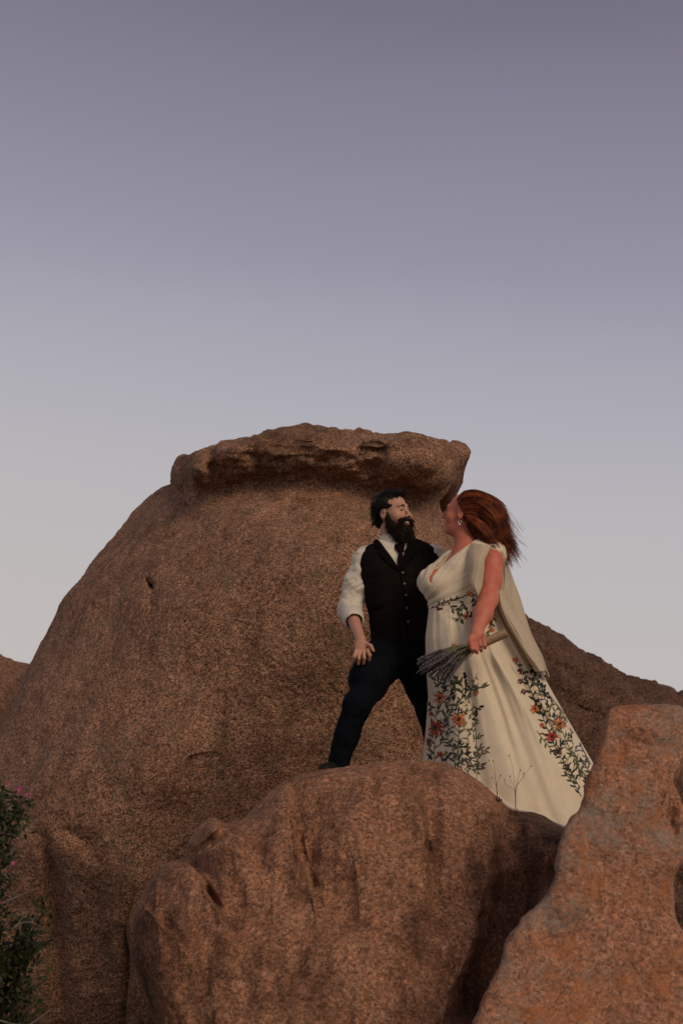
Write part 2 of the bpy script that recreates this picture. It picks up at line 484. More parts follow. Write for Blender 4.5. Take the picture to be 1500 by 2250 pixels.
# --- the great domed boulder with its cap
OUT_MAIN = [(690, 930), (750, 932), (850, 944), (930, 954), (990, 965), (1020, 975), (1033, 990), (1030, 1012), (1015, 1042), (998, 1062),
            (976, 1080), (968, 1095), (975, 1130), (1000, 1200), (1045, 1300), (1110, 1420), (1180, 1600), (1230, 1850), (1200, 2200), (1100, 2480),
            (600, 2560), (100, 2560), (-300, 2500), (-330, 2250), (-260, 2000), (-160, 1810), (-60, 1690), (0, 1598), (32, 1548), (78, 1478), (96, 1448), (126, 1398), (146, 1350), (166, 1315), (195, 1275),
            (225, 1230), (260, 1184), (300, 1140), (340, 1106), (372, 1082), (397, 1069), (391, 1062), (386, 1044), (388, 1024), (400, 1006), (430, 995),
            (460, 990), (468, 984), (500, 968), (560, 952), (620, 937)]
# lower lip of the cap, as seen from below
LIP = np.array([(380, 1078), (400, 1066), (440, 1054), (500, 1038), (570, 1024), (650, 1020), (740, 1026), (830, 1040), (900, 1056), (960, 1076), (1000, 1085), (1040, 1085)], float)
def lip_y(px): return np.interp(px, LIP[:, 0], LIP[:, 1])
def rel_main(px, py):
    y0 = lip_y(px)
    inx = sstep(372, 450, px) * (1 - .6 * sstep(930, 1040, px))
    r = -1.05 * (1 - sstep(-80, 66, py - y0)) * inx                      # cap juts forward
    r += .10 * np.exp(-((py - y0 - 30) / 44) ** 2) * inx 
    q3 = np.stack([px * .012, py * .03, 0 * px], -1)
    r += .05 * vnoise(q3, 61) * (1 - sstep(-10, 50, py - y0)) * inx + .04 * vnoise(q3 * 2.6, 62) * (1 - sstep(-10, 60, py - y0)) * inx                # hollow beneath it
    r += bump2(px, py, 425, 1030, 32, 30, .28)                            # knob at the cap's left end
    r += groove(px, py, [(466, 983), (470, 1015), (458, 1050)], 9, .16)
    r += groove(px, py, [(560, 985), (700, 968), (840, 985), (960, 1010)], 10, .05)
    r += groove(px, py, [(330, 1280), (338, 1296)], 7, .40)               # small hole on the flank
    r += groove(px, py, [(338, 1300), (345, 1340), (340, 1380)], 16, .07)
    r += groove(px, py, [(480, 1660), (418, 1668), (410, 1700), (405, 1745)], 5, .03)
    r += groove(px, py, [(140, 1820), (190, 1850), (205, 1880)], 16, .08)
    r += .25 * sstep(0, 1, (py - 1850) / 260) * (1 - sstep(190, 330, px - .10 * (py - 1850)))   # lower left falls back
    r += groove(px, py, [(100, 1840), (118, 1960), (128, 2100), (140, 2260)], 18, .13)
    r += groove(px, py, [(300, 1960), (285, 2030), (290, 2100), (280, 2260)], 12, .15)
    r += bump2(px, py, 720, 1220, 210, 150, .16)
    r += bump2(px, py, 330, 1700, 260, 130, .12)
    r += .55 * sstep(1330, 1950, py) * sstep(250, 700, px)              # the dome undercuts behind the couple
    return r
def cap_area(px, py): return (1 - sstep(0, 50, py - lip_y(px))) * sstep(370, 385, px) * (1 - sstep(1040, 1060, px))
big, bigv, bigf = boulder('granite_boulder', OUT_MAIN, (690, 1520), 12.0, 2.3, 2.6, nf=2.15, nb=3.0, nth=1150, nr=330, mat=M_BIG, relief=rel_main,
    rough=((.8, .10), (2.1, .04), (6, .010), (17, .0045), (40, .0045), (9, .026, cap_area), (26, .010, cap_area)), seed=3,
    label='huge domed brown granite boulder with an overhanging cap, behind the couple',
    split=lambda px, py, v: (py < lip_y(px) + 16) & (px > 376) & (px < 1050))

# --- the fan-shaped boulder in the foreground, the couple's ledge
OUT_FG = [(425, 1832), (440, 1812), (462, 1800), (482, 1802), (497, 1811), (530, 1800), (562, 1776), (590, 1748), (625, 1720), (660, 1702), (720, 1691),
          (790, 1682), (850, 1674), (920, 1671), (985, 1682), (1040, 1712), (1085, 1748), (1120, 1772), (1175, 1788), (1225, 1812), (1250, 1832), (1248, 1872), (1215, 1935),
          (1185, 2020), (1145, 2100), (1110, 2180), (1085, 2250), (1065, 2320), (1020, 2440), (900, 2800), (420, 2800), (370, 2420), (335, 2240),
          (312, 2170), (292, 2110), (285, 2060), (288, 2005), (312, 1960), (345, 1915), (375, 1893), (408, 1884), (412, 1855)]
def ledge(px, py, poly, h, decay=90.0, edge=5.0):
    """a broken plate edge along `poly` (listed downwards): the rock right of it is set back by h and eases out again"""
    pl = np.array(poly, float)
    x0 = np.interp(py, pl[:, 1], pl[:, 0]) + 5 * vnoise(np.stack([py * .05, 0 * py, 0 * py + pl[0, 0]], -1), 5)
    d = px - x0
    k = sstep(pl[0, 1] - 30, pl[0, 1] + 25, py) * (1 - sstep(pl[-1, 1] - 90, pl[-1, 1] + 20, py))
    return h * k * sstep(-edge, edge, d) * np.exp(-np.maximum(d, 0) / decay)
def rel_fg(px, py):
    r = ledge(px, py, [(632, 1712), (650, 1780), (662, 1870), (684, 1930), (712, 2050)], .10, 150)
    r += ledge(px, py, [(880, 1672), (925, 1760), (938, 1830), (942, 1920), (948, 2060)], .13, 120, 9)
    r += ledge(px, py, [(412, 1880), (455, 1950), (490, 2010), (530, 2090)], .12, 110, 6)
    r += ledge(px, py, [(520, 1800), (560, 1880), (600, 1970)], .06, 60, 10)
    r += ledge(px, py, [(300, 1960), (370, 2040), (430, 2120)], .06, 70, 8)
    r += ledge(px, py, [(1085, 1740), (1100, 1830), (1092, 1930), (1060, 2060), (1010, 2180), (985, 2300)], .32, 260, 20)     # the right flank turns away
    r += groove(px, py, [(655, 1800), (662, 1870), (682, 1930), (700, 1985)], 4, .05)
    r += groove(px, py, [(430, 1905), (458, 1952), (490, 2010)], 4, .06)
    r += groove(px, py, [(938, 1800), (941, 1880), (943, 1960)], 5, .05)
    r += groove(px, py, [(412, 1850), (420, 1888), (470, 1930)], 8, .06)
    r += groove(px, py, [(500, 1812), (470, 1846), (418, 1872)], 8, .07)
    r += bump2(px, py, 468, 1822, 24, 20, .09) + bump2(px, py, 372, 1908, 30, 18, .05)
    r += bump2(px, py, 800, 1860, 80, 150, .05)
    q3 = np.stack([px * .016, py * .006, 0 * px], -1)
    r += .035 * np.abs(vnoise(q3, 66)) + .02 * vnoise(q3 * 2.3, 67)
    return r
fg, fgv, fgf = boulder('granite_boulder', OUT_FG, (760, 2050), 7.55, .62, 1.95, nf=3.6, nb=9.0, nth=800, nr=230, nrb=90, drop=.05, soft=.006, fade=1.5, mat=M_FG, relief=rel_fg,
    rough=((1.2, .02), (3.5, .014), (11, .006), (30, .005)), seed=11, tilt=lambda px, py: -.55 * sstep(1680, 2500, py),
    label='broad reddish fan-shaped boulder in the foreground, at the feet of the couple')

# --- the leaning slab on the right
OUT_RT = [(1340, 1562), (1375, 1553), (1430, 1548), (1475, 1551), (1503, 1562), (1507, 1640), (1490, 1688), (1478, 1715), (1496, 1752), (1512, 1800), (1508, 1880),
          (1484, 1925), (1480, 1985), (1494, 2035), (1520, 2080), (1545, 2300), (1570, 2820), (960, 2820), (1000, 2420), (1042, 2260), (1075, 2168), (1098, 2120), (1110, 2070), (1150, 2020), (1190, 1972),
          (1214, 1938), (1224, 1890), (1232, 1850), (1246, 1812), (1278, 1772), (1291, 1720), (1310, 1668), (1325, 1608)]
def rel_rt(px, py):
    r = groove(px, py, [(1300, 1960), (1330, 1985), (1345, 2020)], 14, .02)
    r += groove(px, py, [(1480, 1770), (1470, 1800), (1478, 1840)], 12, .06)
    r += bump2(px, py, 1400, 1590, 90, 40, .03) + groove(px, py, [(1345, 1600), (1400, 1640), (1500, 1650)], 24, .03)
    return r
rt, rtv, rtf = boulder('granite_boulder', OUT_RT, (1330, 2050), 6.25, .15, 1.0, nf=8.0, shear=.21, nb=3.0, nth=700, nr=170, soft=.008, fade=3.0, mat=M_RT, relief=rel_rt,
    rough=((1.2, .012), (4, .010), (13, .006), (34, .005)), seed=21,
    tilt=lambda px, py: .35 * (1700 - py) / 600,
    label='leaning pinkish slab with orange and grey lichen at the right edge')

# --- rocks behind
OUT_B1 = [(940, 1120), (965, 1082), (985, 1070), (1003, 1073), (1018, 1092), (1050, 1170), (1092, 1265), (1130, 1330), (1165, 1366), (1220, 1398), (1300, 1448), (1380, 1500), (1425, 1530),
          (1500, 1570), (1620, 1700), (1640, 2200), (1100, 2500), (900, 2000), (880, 1500), (900, 1250)]
def rel_b1(px, py):
    return groove(px, py, [(1170, 1440), (1240, 1485), (1330, 1535)], 14, .16) + groove(px, py, [(1190, 1500), (1260, 1560), (1320, 1590)], 20, .10)
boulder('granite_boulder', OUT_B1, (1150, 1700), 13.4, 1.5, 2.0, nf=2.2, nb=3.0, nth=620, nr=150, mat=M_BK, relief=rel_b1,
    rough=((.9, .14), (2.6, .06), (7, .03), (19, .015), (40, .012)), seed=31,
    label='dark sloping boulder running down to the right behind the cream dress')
OUT_B2 = [(-300, 1480), (-150, 1440), (-60, 1428), (0, 1440), (40, 1452), (76, 1468), (110, 1520), (120, 1700), (100, 2300), (-400, 2400), (-420, 1700)]
boulder('granite_boulder', OUT_B2, (-120, 1800), 14.5, 1.4, 2.0, nf=2.4, nb=3.0, nth=320, nr=90, mat=M_BIG,
    rough=((.9, .10), (2.6, .05), (7, .03), (19, .015)), seed=41,
    label='low brown boulder behind the dome, cut by the left edge')
OUT_B3 = [(1405, 1530), (1425, 1514), (1450, 1511), (1475, 1517), (1490, 1530), (1560, 1560), (1600, 1800), (1500, 2100), (1380, 2000), (1380, 1600)]
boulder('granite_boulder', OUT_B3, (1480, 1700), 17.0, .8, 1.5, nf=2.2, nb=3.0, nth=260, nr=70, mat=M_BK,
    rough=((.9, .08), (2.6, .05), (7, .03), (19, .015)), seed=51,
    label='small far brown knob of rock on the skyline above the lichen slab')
OUT_B4 = [(1474, 1536), (1482, 1520), (1500, 1514), (1530, 1518), (1580, 1540), (1640, 1700), (1600, 2000), (1480, 1900), (1470, 1600)]
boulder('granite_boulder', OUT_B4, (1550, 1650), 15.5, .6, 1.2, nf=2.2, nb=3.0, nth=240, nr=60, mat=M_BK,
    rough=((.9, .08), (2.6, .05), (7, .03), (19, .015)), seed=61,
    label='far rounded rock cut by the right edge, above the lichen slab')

# ------------------------------------------------------------------ solid modelling: signed distance fields on a grid
class Field:
    def __init__(s, lo, hi, h):
        s.lo = np.array(lo, float); s.h = h
        s.n = np.ceil((np.array(hi, float) - s.lo) / h).astype(int) + 1
        s.ax = [s.lo[k] + h * np.arange(s.n[k]) for k in range(3)]
        s.d = np.full(s.n, .5, np.float32)
    def box(s, lo, hi):
        i0 = np.clip(np.floor((np.array(lo) - s.lo) / s.h).astype(int), 0, s.n)
        i1 = np.clip(np.ceil((np.array(hi) - s.lo) / s.h).astype(int) + 1, 0, s.n)
        sl = tuple(slice(a, b) for a, b in zip(i0, i1))
        x = s.ax[0][sl[0]][:, None, None]; y = s.ax[1][sl[1]][None, :, None]; z = s.ax[2][sl[2]][None, None, :]
        return sl, x, y, z
    def merge(s, sl, b, k, op):
        a = s.d[sl]
        if op == 'u':
            hh = np.maximum(k - np.abs(a - b), 0) / k if k > 0 else 0
            s.d[sl] = np.minimum(a, b) - hh * hh * k * .25
        else:
            b = -b
            hh = np.maximum(k - np.abs(a - b), 0) / k if k > 0 else 0
            s.d[sl] = np.maximum(a, b) + hh * hh * k * .25
    def ell(s, c, r, R=None, k=.02, op='u'):
        c = np.array(c, float); r = np.array(r, float)
        if R is None: R = np.eye(3)
        m = (np.abs(R) @ r) + k + 3 * s.h
        sl, x, y, z = s.box(c - m, c + m)
        x = x - c[0]; y = y - c[1]; z = z - c[2]
        q = [(R[0, i] * x + R[1, i] * y + R[2, i] * z) / r[i] for i in range(3)]
        k0 = np.sqrt(q[0] ** 2 + q[1] ** 2 + q[2] ** 2)
        k1 = np.sqrt((q[0] / r[0]) ** 2 + (q[1] / r[1]) ** 2 + (q[2] / r[2]) ** 2) + 1e-9
        s.merge(sl, k0 * (k0 - 1) / k1, k, op)
    def cap(s, a, b, ra, rb=None, k=.02, op='u'):
        a = np.array(a, float); b = np.array(b, float); rb = ra if rb is None else rb
        m = max(ra, rb) + k + 3 * s.h
        sl, x, y, z = s.box(np.minimum(a, b) - m, np.maximum(a, b) + m)
        ab = b - a
        x = x - a[0]; y = y - a[1]; z = z - a[2]
        t = np.clip((x * ab[0] + y * ab[1] + z * ab[2]) / (ab @ ab + 1e-12), 0, 1)
        s.merge(sl, np.sqrt((x - t * ab[0]) ** 2 + (y - t * ab[1]) ** 2 + (z - t * ab[2]) ** 2) - (ra + (rb - ra) * t), k, op)
    def chain(s, pts, rad, k=.02):
        for i in range(len(pts) - 1):
            s.cap(pts[i], pts[i + 1], rad[i], rad[i + 1], k)
    def loft(s, stations, k=.02, op='u', n=2.3, grow=0.0, z0=None, z1=None, off=(0, 0)):
        """stations: (z, cx, cy, rx, ry) from low to high"""
        st = np.array(sorted(stations), float)
        zlo = st[0, 0] if z0 is None else z0; zhi = st[-1, 0] if z1 is None else z1
        mr = st[:, 3:].max() + grow + k + 3 * s.h
        sl, x, y, z = s.box((st[:, 1].min() - mr, st[:, 2].min() - mr, zlo - .05 - k), (st[:, 1].max() + mr, st[:, 2].max() + mr, zhi + .05 + k))
        zz = np.clip(z, st[0, 0], st[-1, 0])
        cx, cy, rx, ry = [np.interp(zz, st[:, 0], st[:, j]) for j in range(1, 5)]
        rx = rx + grow; ry = ry + grow
        q = (np.abs((x - cx) / rx) ** n + np.abs((y - cy) / ry) ** n) ** (1 / n)
        d = (q - 1) * np.minimum(rx, ry)
        dz = np.maximum(zlo - z, z - zhi)
        s.merge(sl, np.maximum(d, dz), k, op)
    def pixcut(s, poly, ymax=None, ymin=None, keep=False, k=.004):
        """cut away whatever lies behind the photo outline `poly` (as seen from the viewpoint)"""
        x = s.ax[0][:, None, None]; y = s.ax[1][None, :, None]; z = s.ax[2][None, None, :]
        m = np.abs(s.d) < .06
        idx = np.argwhere(m)
        p = s.lo + idx * s.h
        px, py = proj(p)
        pl = np.array(poly, float)
        dist, _ = seg_dist(px, py, np.vstack([pl, pl[:1]]))
        ins = inpoly(px, py, pl)
        sd = np.where(ins, -dist, dist) * mpp(p[:, 1])
        if keep: sd = -sd
        if ymax is not None: sd = np.maximum(sd, p[:, 1] - ymax)
        if ymin is not None: sd = np.maximum(sd, ymin - p[:, 1])
        a = s.d[m]
        s.d[m] = np.maximum(a, -sd)
    def disp(s, fn):
        m = np.abs(s.d) < .05
        idx = np.argwhere(m)
        p = s.lo + idx * s.h
        s.d[m] += fn(p)
    def mesh(s, smooth=0):
        d = s.d; nx, ny, nz = d.shape
        ins = d < 0
        c = np.zeros((nx - 1, ny - 1, nz - 1), np.uint8)
        for i in (0, 1):
            for j in (0, 1):
                for k in (0, 1):
                    c += ins[i:nx - 1 + i, j:ny - 1 + j, k:nz - 1 + k]
        act = (c > 0) & (c < 8)
        cid = np.full(act.shape, -1, np.int32)
        idx = np.argwhere(act)
        cid[act] = np.arange(len(idx))
        acc = np.zeros((len(idx), 3)); cnt = np.zeros(len(idx))
        cor = [(i, j, k) for i in (0, 1) for j in (0, 1) for k in (0, 1)]
        vals = {o: d[idx[:, 0] + o[0], idx[:, 1] + o[1], idx[:, 2] + o[2]] for o in cor}
        for a in cor:
            for ax in range(3):
                if a[ax] == 0:
                    b = list(a); b[ax] = 1; b = tuple(b)
                    va, vb = vals[a], vals[b]
                    m = (va < 0) != (vb < 0)
                    t = np.where(m, va / np.where(m, va - vb, 1), 0)
                    p = np.array(a, float)[None].repeat(len(idx), 0); p[:, ax] = t
                    acc[m] += p[m]; cnt[m] += 1
        v = s.lo + (idx + acc / np.maximum(cnt, 1)[:, None]) * s.h
        F = []
        for ax in range(3):
            o1, o2 = [(1, 2), (2, 0), (0, 1)][ax]
            sl0 = [slice(1, None)] * 3; sl1 = [slice(1, None)] * 3
            A = np.moveaxis(ins, (ax, o1, o2), (0, 1, 2)); C = np.moveaxis(cid, (ax, o1, o2), (0, 1, 2))
            s0 = A[:-1, 1:-1, 1:-1]; s1 = A[1:, 1:-1, 1:-1]
            e = np.argwhere(s0 != s1)
            i, j, k = e[:, 0], e[:, 1], e[:, 2]
            q = np.stack([C[i, j, k], C[i, j + 1, k], C[i, j + 1, k + 1], C[i, j, k + 1]], -1)
            fl = ~s0[i, j, k]
            q[fl] = q[fl][:, ::-1]
            F.append(q)
        F = np.vstack(F)
        F = F[(F >= 0).all(1)]
        for _ in range(smooth):
            sm = np.zeros_like(v); w = np.zeros(len(v))
            for q in range(4):
                a_, b_ = F[:, q], F[:, (q + 1) % 4]
                for cc in range(3):
                    sm[:, cc] += np.bincount(a_, v[b_, cc], len(v)) + np.bincount(b_, v[a_, cc], len(v))
                w += np.bincount(a_, minlength=len(v)) + np.bincount(b_, minlength=len(v))
            v = .5 * v + .5 * sm / np.maximum(w, 1)[:, None]
        return v, F

def inpoly(px, py, poly):
    ins = np.zeros(px.shape, bool)
    n = len(poly)
    for i in range(n):
        x0, y0 = poly[i]; x1, y1 = poly[(i + 1) % n]
        c = ((y0 > py) != (y1 > py)) & (px < (x1 - x0) * (py - y0) / (y1 - y0 + 1e-12) + x0)
        ins ^= c
    return ins

def bvh(v, f):
    return BVHTree.FromPolygons([tuple(x) for x in v], [tuple(int(i) for i in q) for q in f])
def hit(tree, px, py):
    """surface point and normal seen at a photo pixel"""
    q = P(px, py, 5.0) - CAM
    q = Vector(q).normalized()
    loc, nor, i, dist = tree.ray_cast(Vector(CAM), q)
    if loc is None: return None
    if nor.dot(q) > 0: nor = -nor
    return np.array(loc), np.array(nor)

def patch(poly, tree, lift=.006, thick=.006, step=4.0, soft=.35):
    """a cloth panel with the given photo outline laid on a surface: closed thin shell (verts, faces)"""
    pl = smooth_curve(poly, max(16, len(poly) * 6), closed=True) if soft else np.array(poly, float)
    c = pl.mean(0)
    rings = max(3, int(np.abs(pl - c).max() / step))
    n = len(pl)
    top = []; last = None
    base = []
    for r in range(rings, 0, -1):
        for q in c + (pl - c) * (r / rings):
            base.append((q, r == rings))
    base.append((c, False))
    V_, N_ = [], []
    hits = [hit(tree, q[0], q[1]) for q, e in base]
    good = [h for h in hits if h is not None]
    if not good: return None
    gl = np.array([h[0] for h in good])
    for (q, e), h in zip(base, hits):
        if h is None:
            pp = P(q[0], q[1], gl[:, 1].mean())
            j = np.argmin(((gl - pp) ** 2).sum(1))
            pp = P(q[0], q[1], gl[j, 1]); nn = good[j][1]
            V_.append(pp); N_.append(nn)
        else:
            V_.append(h[0]); N_.append(h[1])
    V_ = np.array(V_); N_ = np.array(N_)
    # even out the normals so that the panel lies smooth
    N_ = N_ * .5 + N_.mean(0) * .5
    N_ /= np.linalg.norm(N_, axis=1, keepdims=True)
    edge = np.array([e for q, e in base])
    up = V_ + N_ * np.where(edge, lift * .6, lift)[:, None]
    dn = V_ - N_ * thick
    m = len(V_)
    F = []
    for r in range(rings - 1):
        for j in range(n):
            a, b = r * n + j, r * n + (j + 1) % n
            F.append((a, b, b + n, a + n))
    for j in range(n):
        F.append(((rings - 1) * n + j, (rings - 1) * n + (j + 1) % n, m - 1))
    F2 = [tuple(reversed([i + m for i in f])) for f in F]
    side = [(j, j + m, (j + 1) % n + m, (j + 1) % n) for j in range(n)]
    return np.vstack([up, dn]), F + F2 + side

def tube(pts, rad, sides=6, closed_ends=True):
    pts = np.asarray(pts, float); n = len(pts)
    rad = np.full(n, rad, float) if np.isscalar(rad) else np.asarray(rad, float)
    t = np.gradient(pts, axis=0); t /= np.linalg.norm(t, axis=1, keepdims=True) + 1e-9
    ref = np.array([.31, .87, .38])
    u = np.cross(t, ref); u /= np.linalg.norm(u, axis=1, keepdims=True) + 1e-9
    w = np.cross(t, u)
    an = np.arange(sides) * 2 * math.pi / sides
    v = pts[:, None] + rad[:, None, None] * (np.cos(an)[None, :, None] * u[:, None] + np.sin(an)[None, :, None] * w[:, None])
    v = v.reshape(-1, 3)
    j = np.arange(sides); j2 = (j + 1) % sides
    F = np.vstack([np.stack([i * sides + j, i * sides + j2, (i + 1) * sides + j2, (i + 1) * sides + j], -1) for i in range(n - 1)])
    if closed_ends and sides == 4:
        F = np.vstack([F, [[3, 2, 1, 0]], [[(n - 1) * sides + q for q in range(4)]]])
    return v, F
class Bag:
    """collects pieces into one mesh"""
    def __init__(s): s.v = []; s.f = []; s.n = 0
    def add(s, v, f):
        s.v.append(np.asarray(v)); s.f.extend([tuple(int(i) + s.n for i in q) for q in f]); s.n += len(v)
    def out(s): return np.vstack(s.v), s.f
class QBag(Bag):
    def add(s, v, f):
        s.v.append(np.asarray(v)); s.f.append(np.asarray(f) + s.n); s.n += len(v)
    def out(s): return np.vstack(s.v), np.vstack(s.f)

def frame(f, up=(0, 0, 1), roll=0.0):
    """columns: side (to the person's left is +), forward, up"""
    f = np.array(f, float); f /= np.linalg.norm(f)
    up = np.array(up, float)
    s = np.cross(up, f); s /= np.linalg.norm(s)      # points to the person's left
    u = np.cross(f, s)
    c, q = math.cos(roll), math.sin(roll)
    s, u = s * c + u * q, u * c - s * q
    return np.stack([s, f, u], 1)

# ------------------------------------------------------------------ cloth, skin and hair materials
def cloth_mat(name, col, rough=.85, weave=420.0, bump=.25, var=.12, sheen=.2, sub=0.0, speck=None, spec=.2):
    m, t, b = mat_new(name)
    L = t.links.new
    co = N(t, 'ShaderNodeTexCoord')
    n1 = N(t, 'ShaderNodeTexNoise', Scale=14.0, Detail=5.0, Roughness=.6); L(co.outputs['Object'], n1.inputs['Vector'])
    c = np.array(col)
    r = ramp_node(t, [(.3, tuple(c * (1 - var))), (.7, tuple(np.minimum(c * (1 + var), 1)))]); L(n1.outputs['Fac'], r.inputs[0])
    last = r.outputs[0]
    if speck is not None:
        n3 = N(t, 'ShaderNodeTexNoise', Scale=260.0, Detail=2.0); L(co.outputs['Object'], n3.inputs['Vector'])
        r3 = ramp_node(t, [(.5, g3(0)), (.68, g3(1))]); L(n3.outputs['Fac'], r3.inputs[0])
        mx = N(t, 'ShaderNodeMix', data_type='RGBA'); L(r3.outputs[0], mx.inputs[0]); L(last, mx.inputs[6]); mx.inputs[7].default_value = tuple(speck) + (1,)
        last = mx.outputs[2]
    L(last, b.inputs['Base Color'])
    b.inputs['Roughness'].default_value = rough
    b.inputs['Specular IOR Level'].default_value = spec
    b.inputs['Sheen Weight'].default_value = sheen
    n2 = N(t, 'ShaderNodeTexNoise', Scale=weave, Detail=3.0); L(co.outputs['Object'], n2.inputs['Vector'])
    bp = N(t, 'ShaderNodeBump', Strength=bump, Distance=.002); L(n2.outputs['Fac'], bp.inputs['Height']); L(bp.outputs[0], b.inputs['Normal'])
    return m
def skin_mat(name, col, red=(.42, .13, .09), amt=.5):
    m, t, b = mat_new(name)
    L = t.links.new
    co = N(t, 'ShaderNodeTexCoord')
    n1 = N(t, 'ShaderNodeTexNoise', Scale=6.0, Detail=7.0, Roughness=.7); L(co.outputs['Object'], n1.inputs['Vector'])
    r = ramp_node(t, [(.35, g3(0)), (.62, g3(amt))]); L(n1.outputs['Fac'], r.inputs[0])
    mx = N(t, 'ShaderNodeMix', data_type='RGBA'); L(r.outputs[0], mx.inputs[0])
    mx.inputs[6].default_value = tuple(col) + (1,); mx.inputs[7].default_value = tuple(red) + (1,)
    L(mx.outputs[2], b.inputs['Base Color'])
    b.inputs['Roughness'].default_value = .55
    b.inputs['Specular IOR Level'].default_value = .35
    b.inputs['Subsurface Weight'].default_value = .12
    b.inputs['Subsurface Radius'].default_value = (.02, .008, .004)
    b.inputs['Subsurface Scale'].default_value = .4
    n2 = N(t, 'ShaderNodeTexNoise', Scale=220.0, Detail=3.0); L(co.outputs['Object'], n2.inputs['Vector'])
    bp = N(t, 'ShaderNodeBump', Strength=.15, Distance=.001); L(n2.outputs['Fac'], bp.inputs['Height']); L(bp.outputs[0], b.inputs['Normal'])
    return m
def plain(name, col, rough=.6, spec=.4, metal=0.0, var=.15, scale=30.0):
    m, t, b = mat_new(name)
    L = t.links.new
    co = N(t, 'ShaderNodeTexCoord')
    n1 = N(t, 'ShaderNodeTexNoise', Scale=scale, Detail=4.0); L(co.outputs['Object'], n1.inputs['Vector'])
    c = np.array(col)
    r = ramp_node(t, [(.3, tuple(c * (1 - var))), (.7, tuple(np.minimum(c * (1 + var), 1)))]); L(n1.outputs['Fac'], r.inputs[0])
    L(r.outputs[0], b.inputs['Base Color'])
    b.inputs['Roughness'].default_value = rough; b.inputs['Specular IOR Level'].default_value = spec; b.inputs['Metallic'].default_value = metal
    return m
def hair_mat(name, col, col2, rough=.5):
    m, t, b = mat_new(name)
    L = t.links.new
    co = N(t, 'ShaderNodeTexCoord')
    n1 = N(t, 'ShaderNodeTexNoise', Scale=16.0, Detail=2.0); L(co.outputs['Object'], n1.inputs['Vector'])
    r = ramp_node(t, [(.3, col), (.7, col2)]); L(n1.outputs['Fac'], r.inputs[0])
    L(r.outputs[0], b.inputs['Base Color'])
    b.inputs['Roughness'].default_value = rough; b.inputs['Specular IOR Level'].default_value = .15
    return m
M_SKIN = skin_mat('skin', (.50, .27, .18), amt=.35)
M_SKIN_W = skin_mat('flushed_skin', (.56, .215, .135), red=(.50, .105, .065), amt=.8)
M_SHIRT = cloth_mat('cream_shirt', (.62, .56, .46))
M_VEST = cloth_mat('brown_tweed', (.0062, .0045, .0038), var=.35, bump=.6, speck=(.020, .0145, .012), sheen=.0, spec=.06)
M_LAPEL = cloth_mat('dark_lapel', (.0035, .0026, .0024), var=.3, bump=.5, speck=(.011, .008, .007), sheen=.0, spec=.06)
M_DENIM = cloth_mat('dark_denim', (.0032, .0040, .0066), var=.35, bump=.5, speck=(.008, .0095, .014), sheen=.0, spec=.06)
M_TIE = cloth_mat('dark_red_tie', (.009, .0035, .0035), var=.2, sheen=.0, spec=.06)
M_SHOE = plain('dark_leather', (.008, .006, .005), .7, .2)
M_BUTTON = plain('brown_button', (.13, .06, .045), .4)
M_HAIR_M = hair_mat('black_hair', (.006, .004, .004), (.018, .012, .010))
M_BEARD = hair_mat('brown_beard', (.008, .005, .004), (.032, .017, .011))
M_HAIR_W = hair_mat('auburn_hair', (.045, .011, .006), (.26, .065, .025), .42)
M_EYE = plain('eye', (.02, .015, .012), .2)
M_TOOTH = plain('tooth', (.62, .56, .48), .3)
M_LIP = plain('lip', (.42, .16, .12), .5)
M_DRESS = cloth_mat('cream_crepe', (.66, .56, .41), rough=.7, var=.05, bump=.12, weave=700)
M_LINING = cloth_mat('satin_lining', (.66, .58, .48), rough=.3, var=.05, bump=.05)
M_SILVER = plain('silver', (.6, .58, .55), .25, .5, 1.0)

def head(F, c, R, s=1.0, female=False, k=.016):
    """skull, brow, nose, cheeks, mouth, chin and ears; local axes: side, forward, up"""
    g = lambda a, f, u: c + R @ (np.array((a, f, u)) * s)
    e = lambda p, r, k=k, op='u': F.ell(g(*p), np.array(r) * s, R, k, op)
    e((0, -.012, .035), (.076, .098, .088))
    e((0, .030, -.030), (.062, .066, .088), .03)
    e((0, .042, -.082), (.050, .046, .034), .03)
    e((0, .078, -.104), (.022, .018, .018), .02)                      # chin
    e((0, .084, .026), (.052, .014, .014), .02)                       # brow
    for q in (-1, 1):
        e((q * .044, .062, -.030), (.026, .026, .028), .025)           # cheek
        e((q * .033, .097, .004), (.017, .013, .011), .012, 's')        # socket
        e((q * .032, .082, .003), (.013, .013, .011), .006)             # lid
        e((q * .079, -.004, -.014), (.009, .019, .032), .006)           # ear
        e((q * .088, .000, -.012), (.007, .010, .018), .004, 's')
        e((q * .014, .104, -.034), (.009, .010, .009), .008)            # nostril wing
    F.cap(g(0, .092, .016), g(0, .119, -.026), .008 * s, .011 * s, .012)
    e((0, .116, -.030), (.011, .012, .010), .008)
    e((0, .089, -.066), (.026, .012, .014), .012)                     # mouth mound
    if female:
        F.cap(g(-.018, .097, -.061), g(.018, .097, -.061), .006 * s, k=.006)
        F.cap(g(-.016, .095, -.072), g(.016, .095, -.072), .007 * s, k=.006)
    return g

# ------------------------------------------------------------------ where the couple stand
fg_tree = bvh(fgv, fgf)
def rock_z(x, y):
    loc, nor, i, d = fg_tree.ray_cast(Vector((x, y, 6.0)), Vector((0, 0, -1)))
    return loc[2] if loc is not None else None

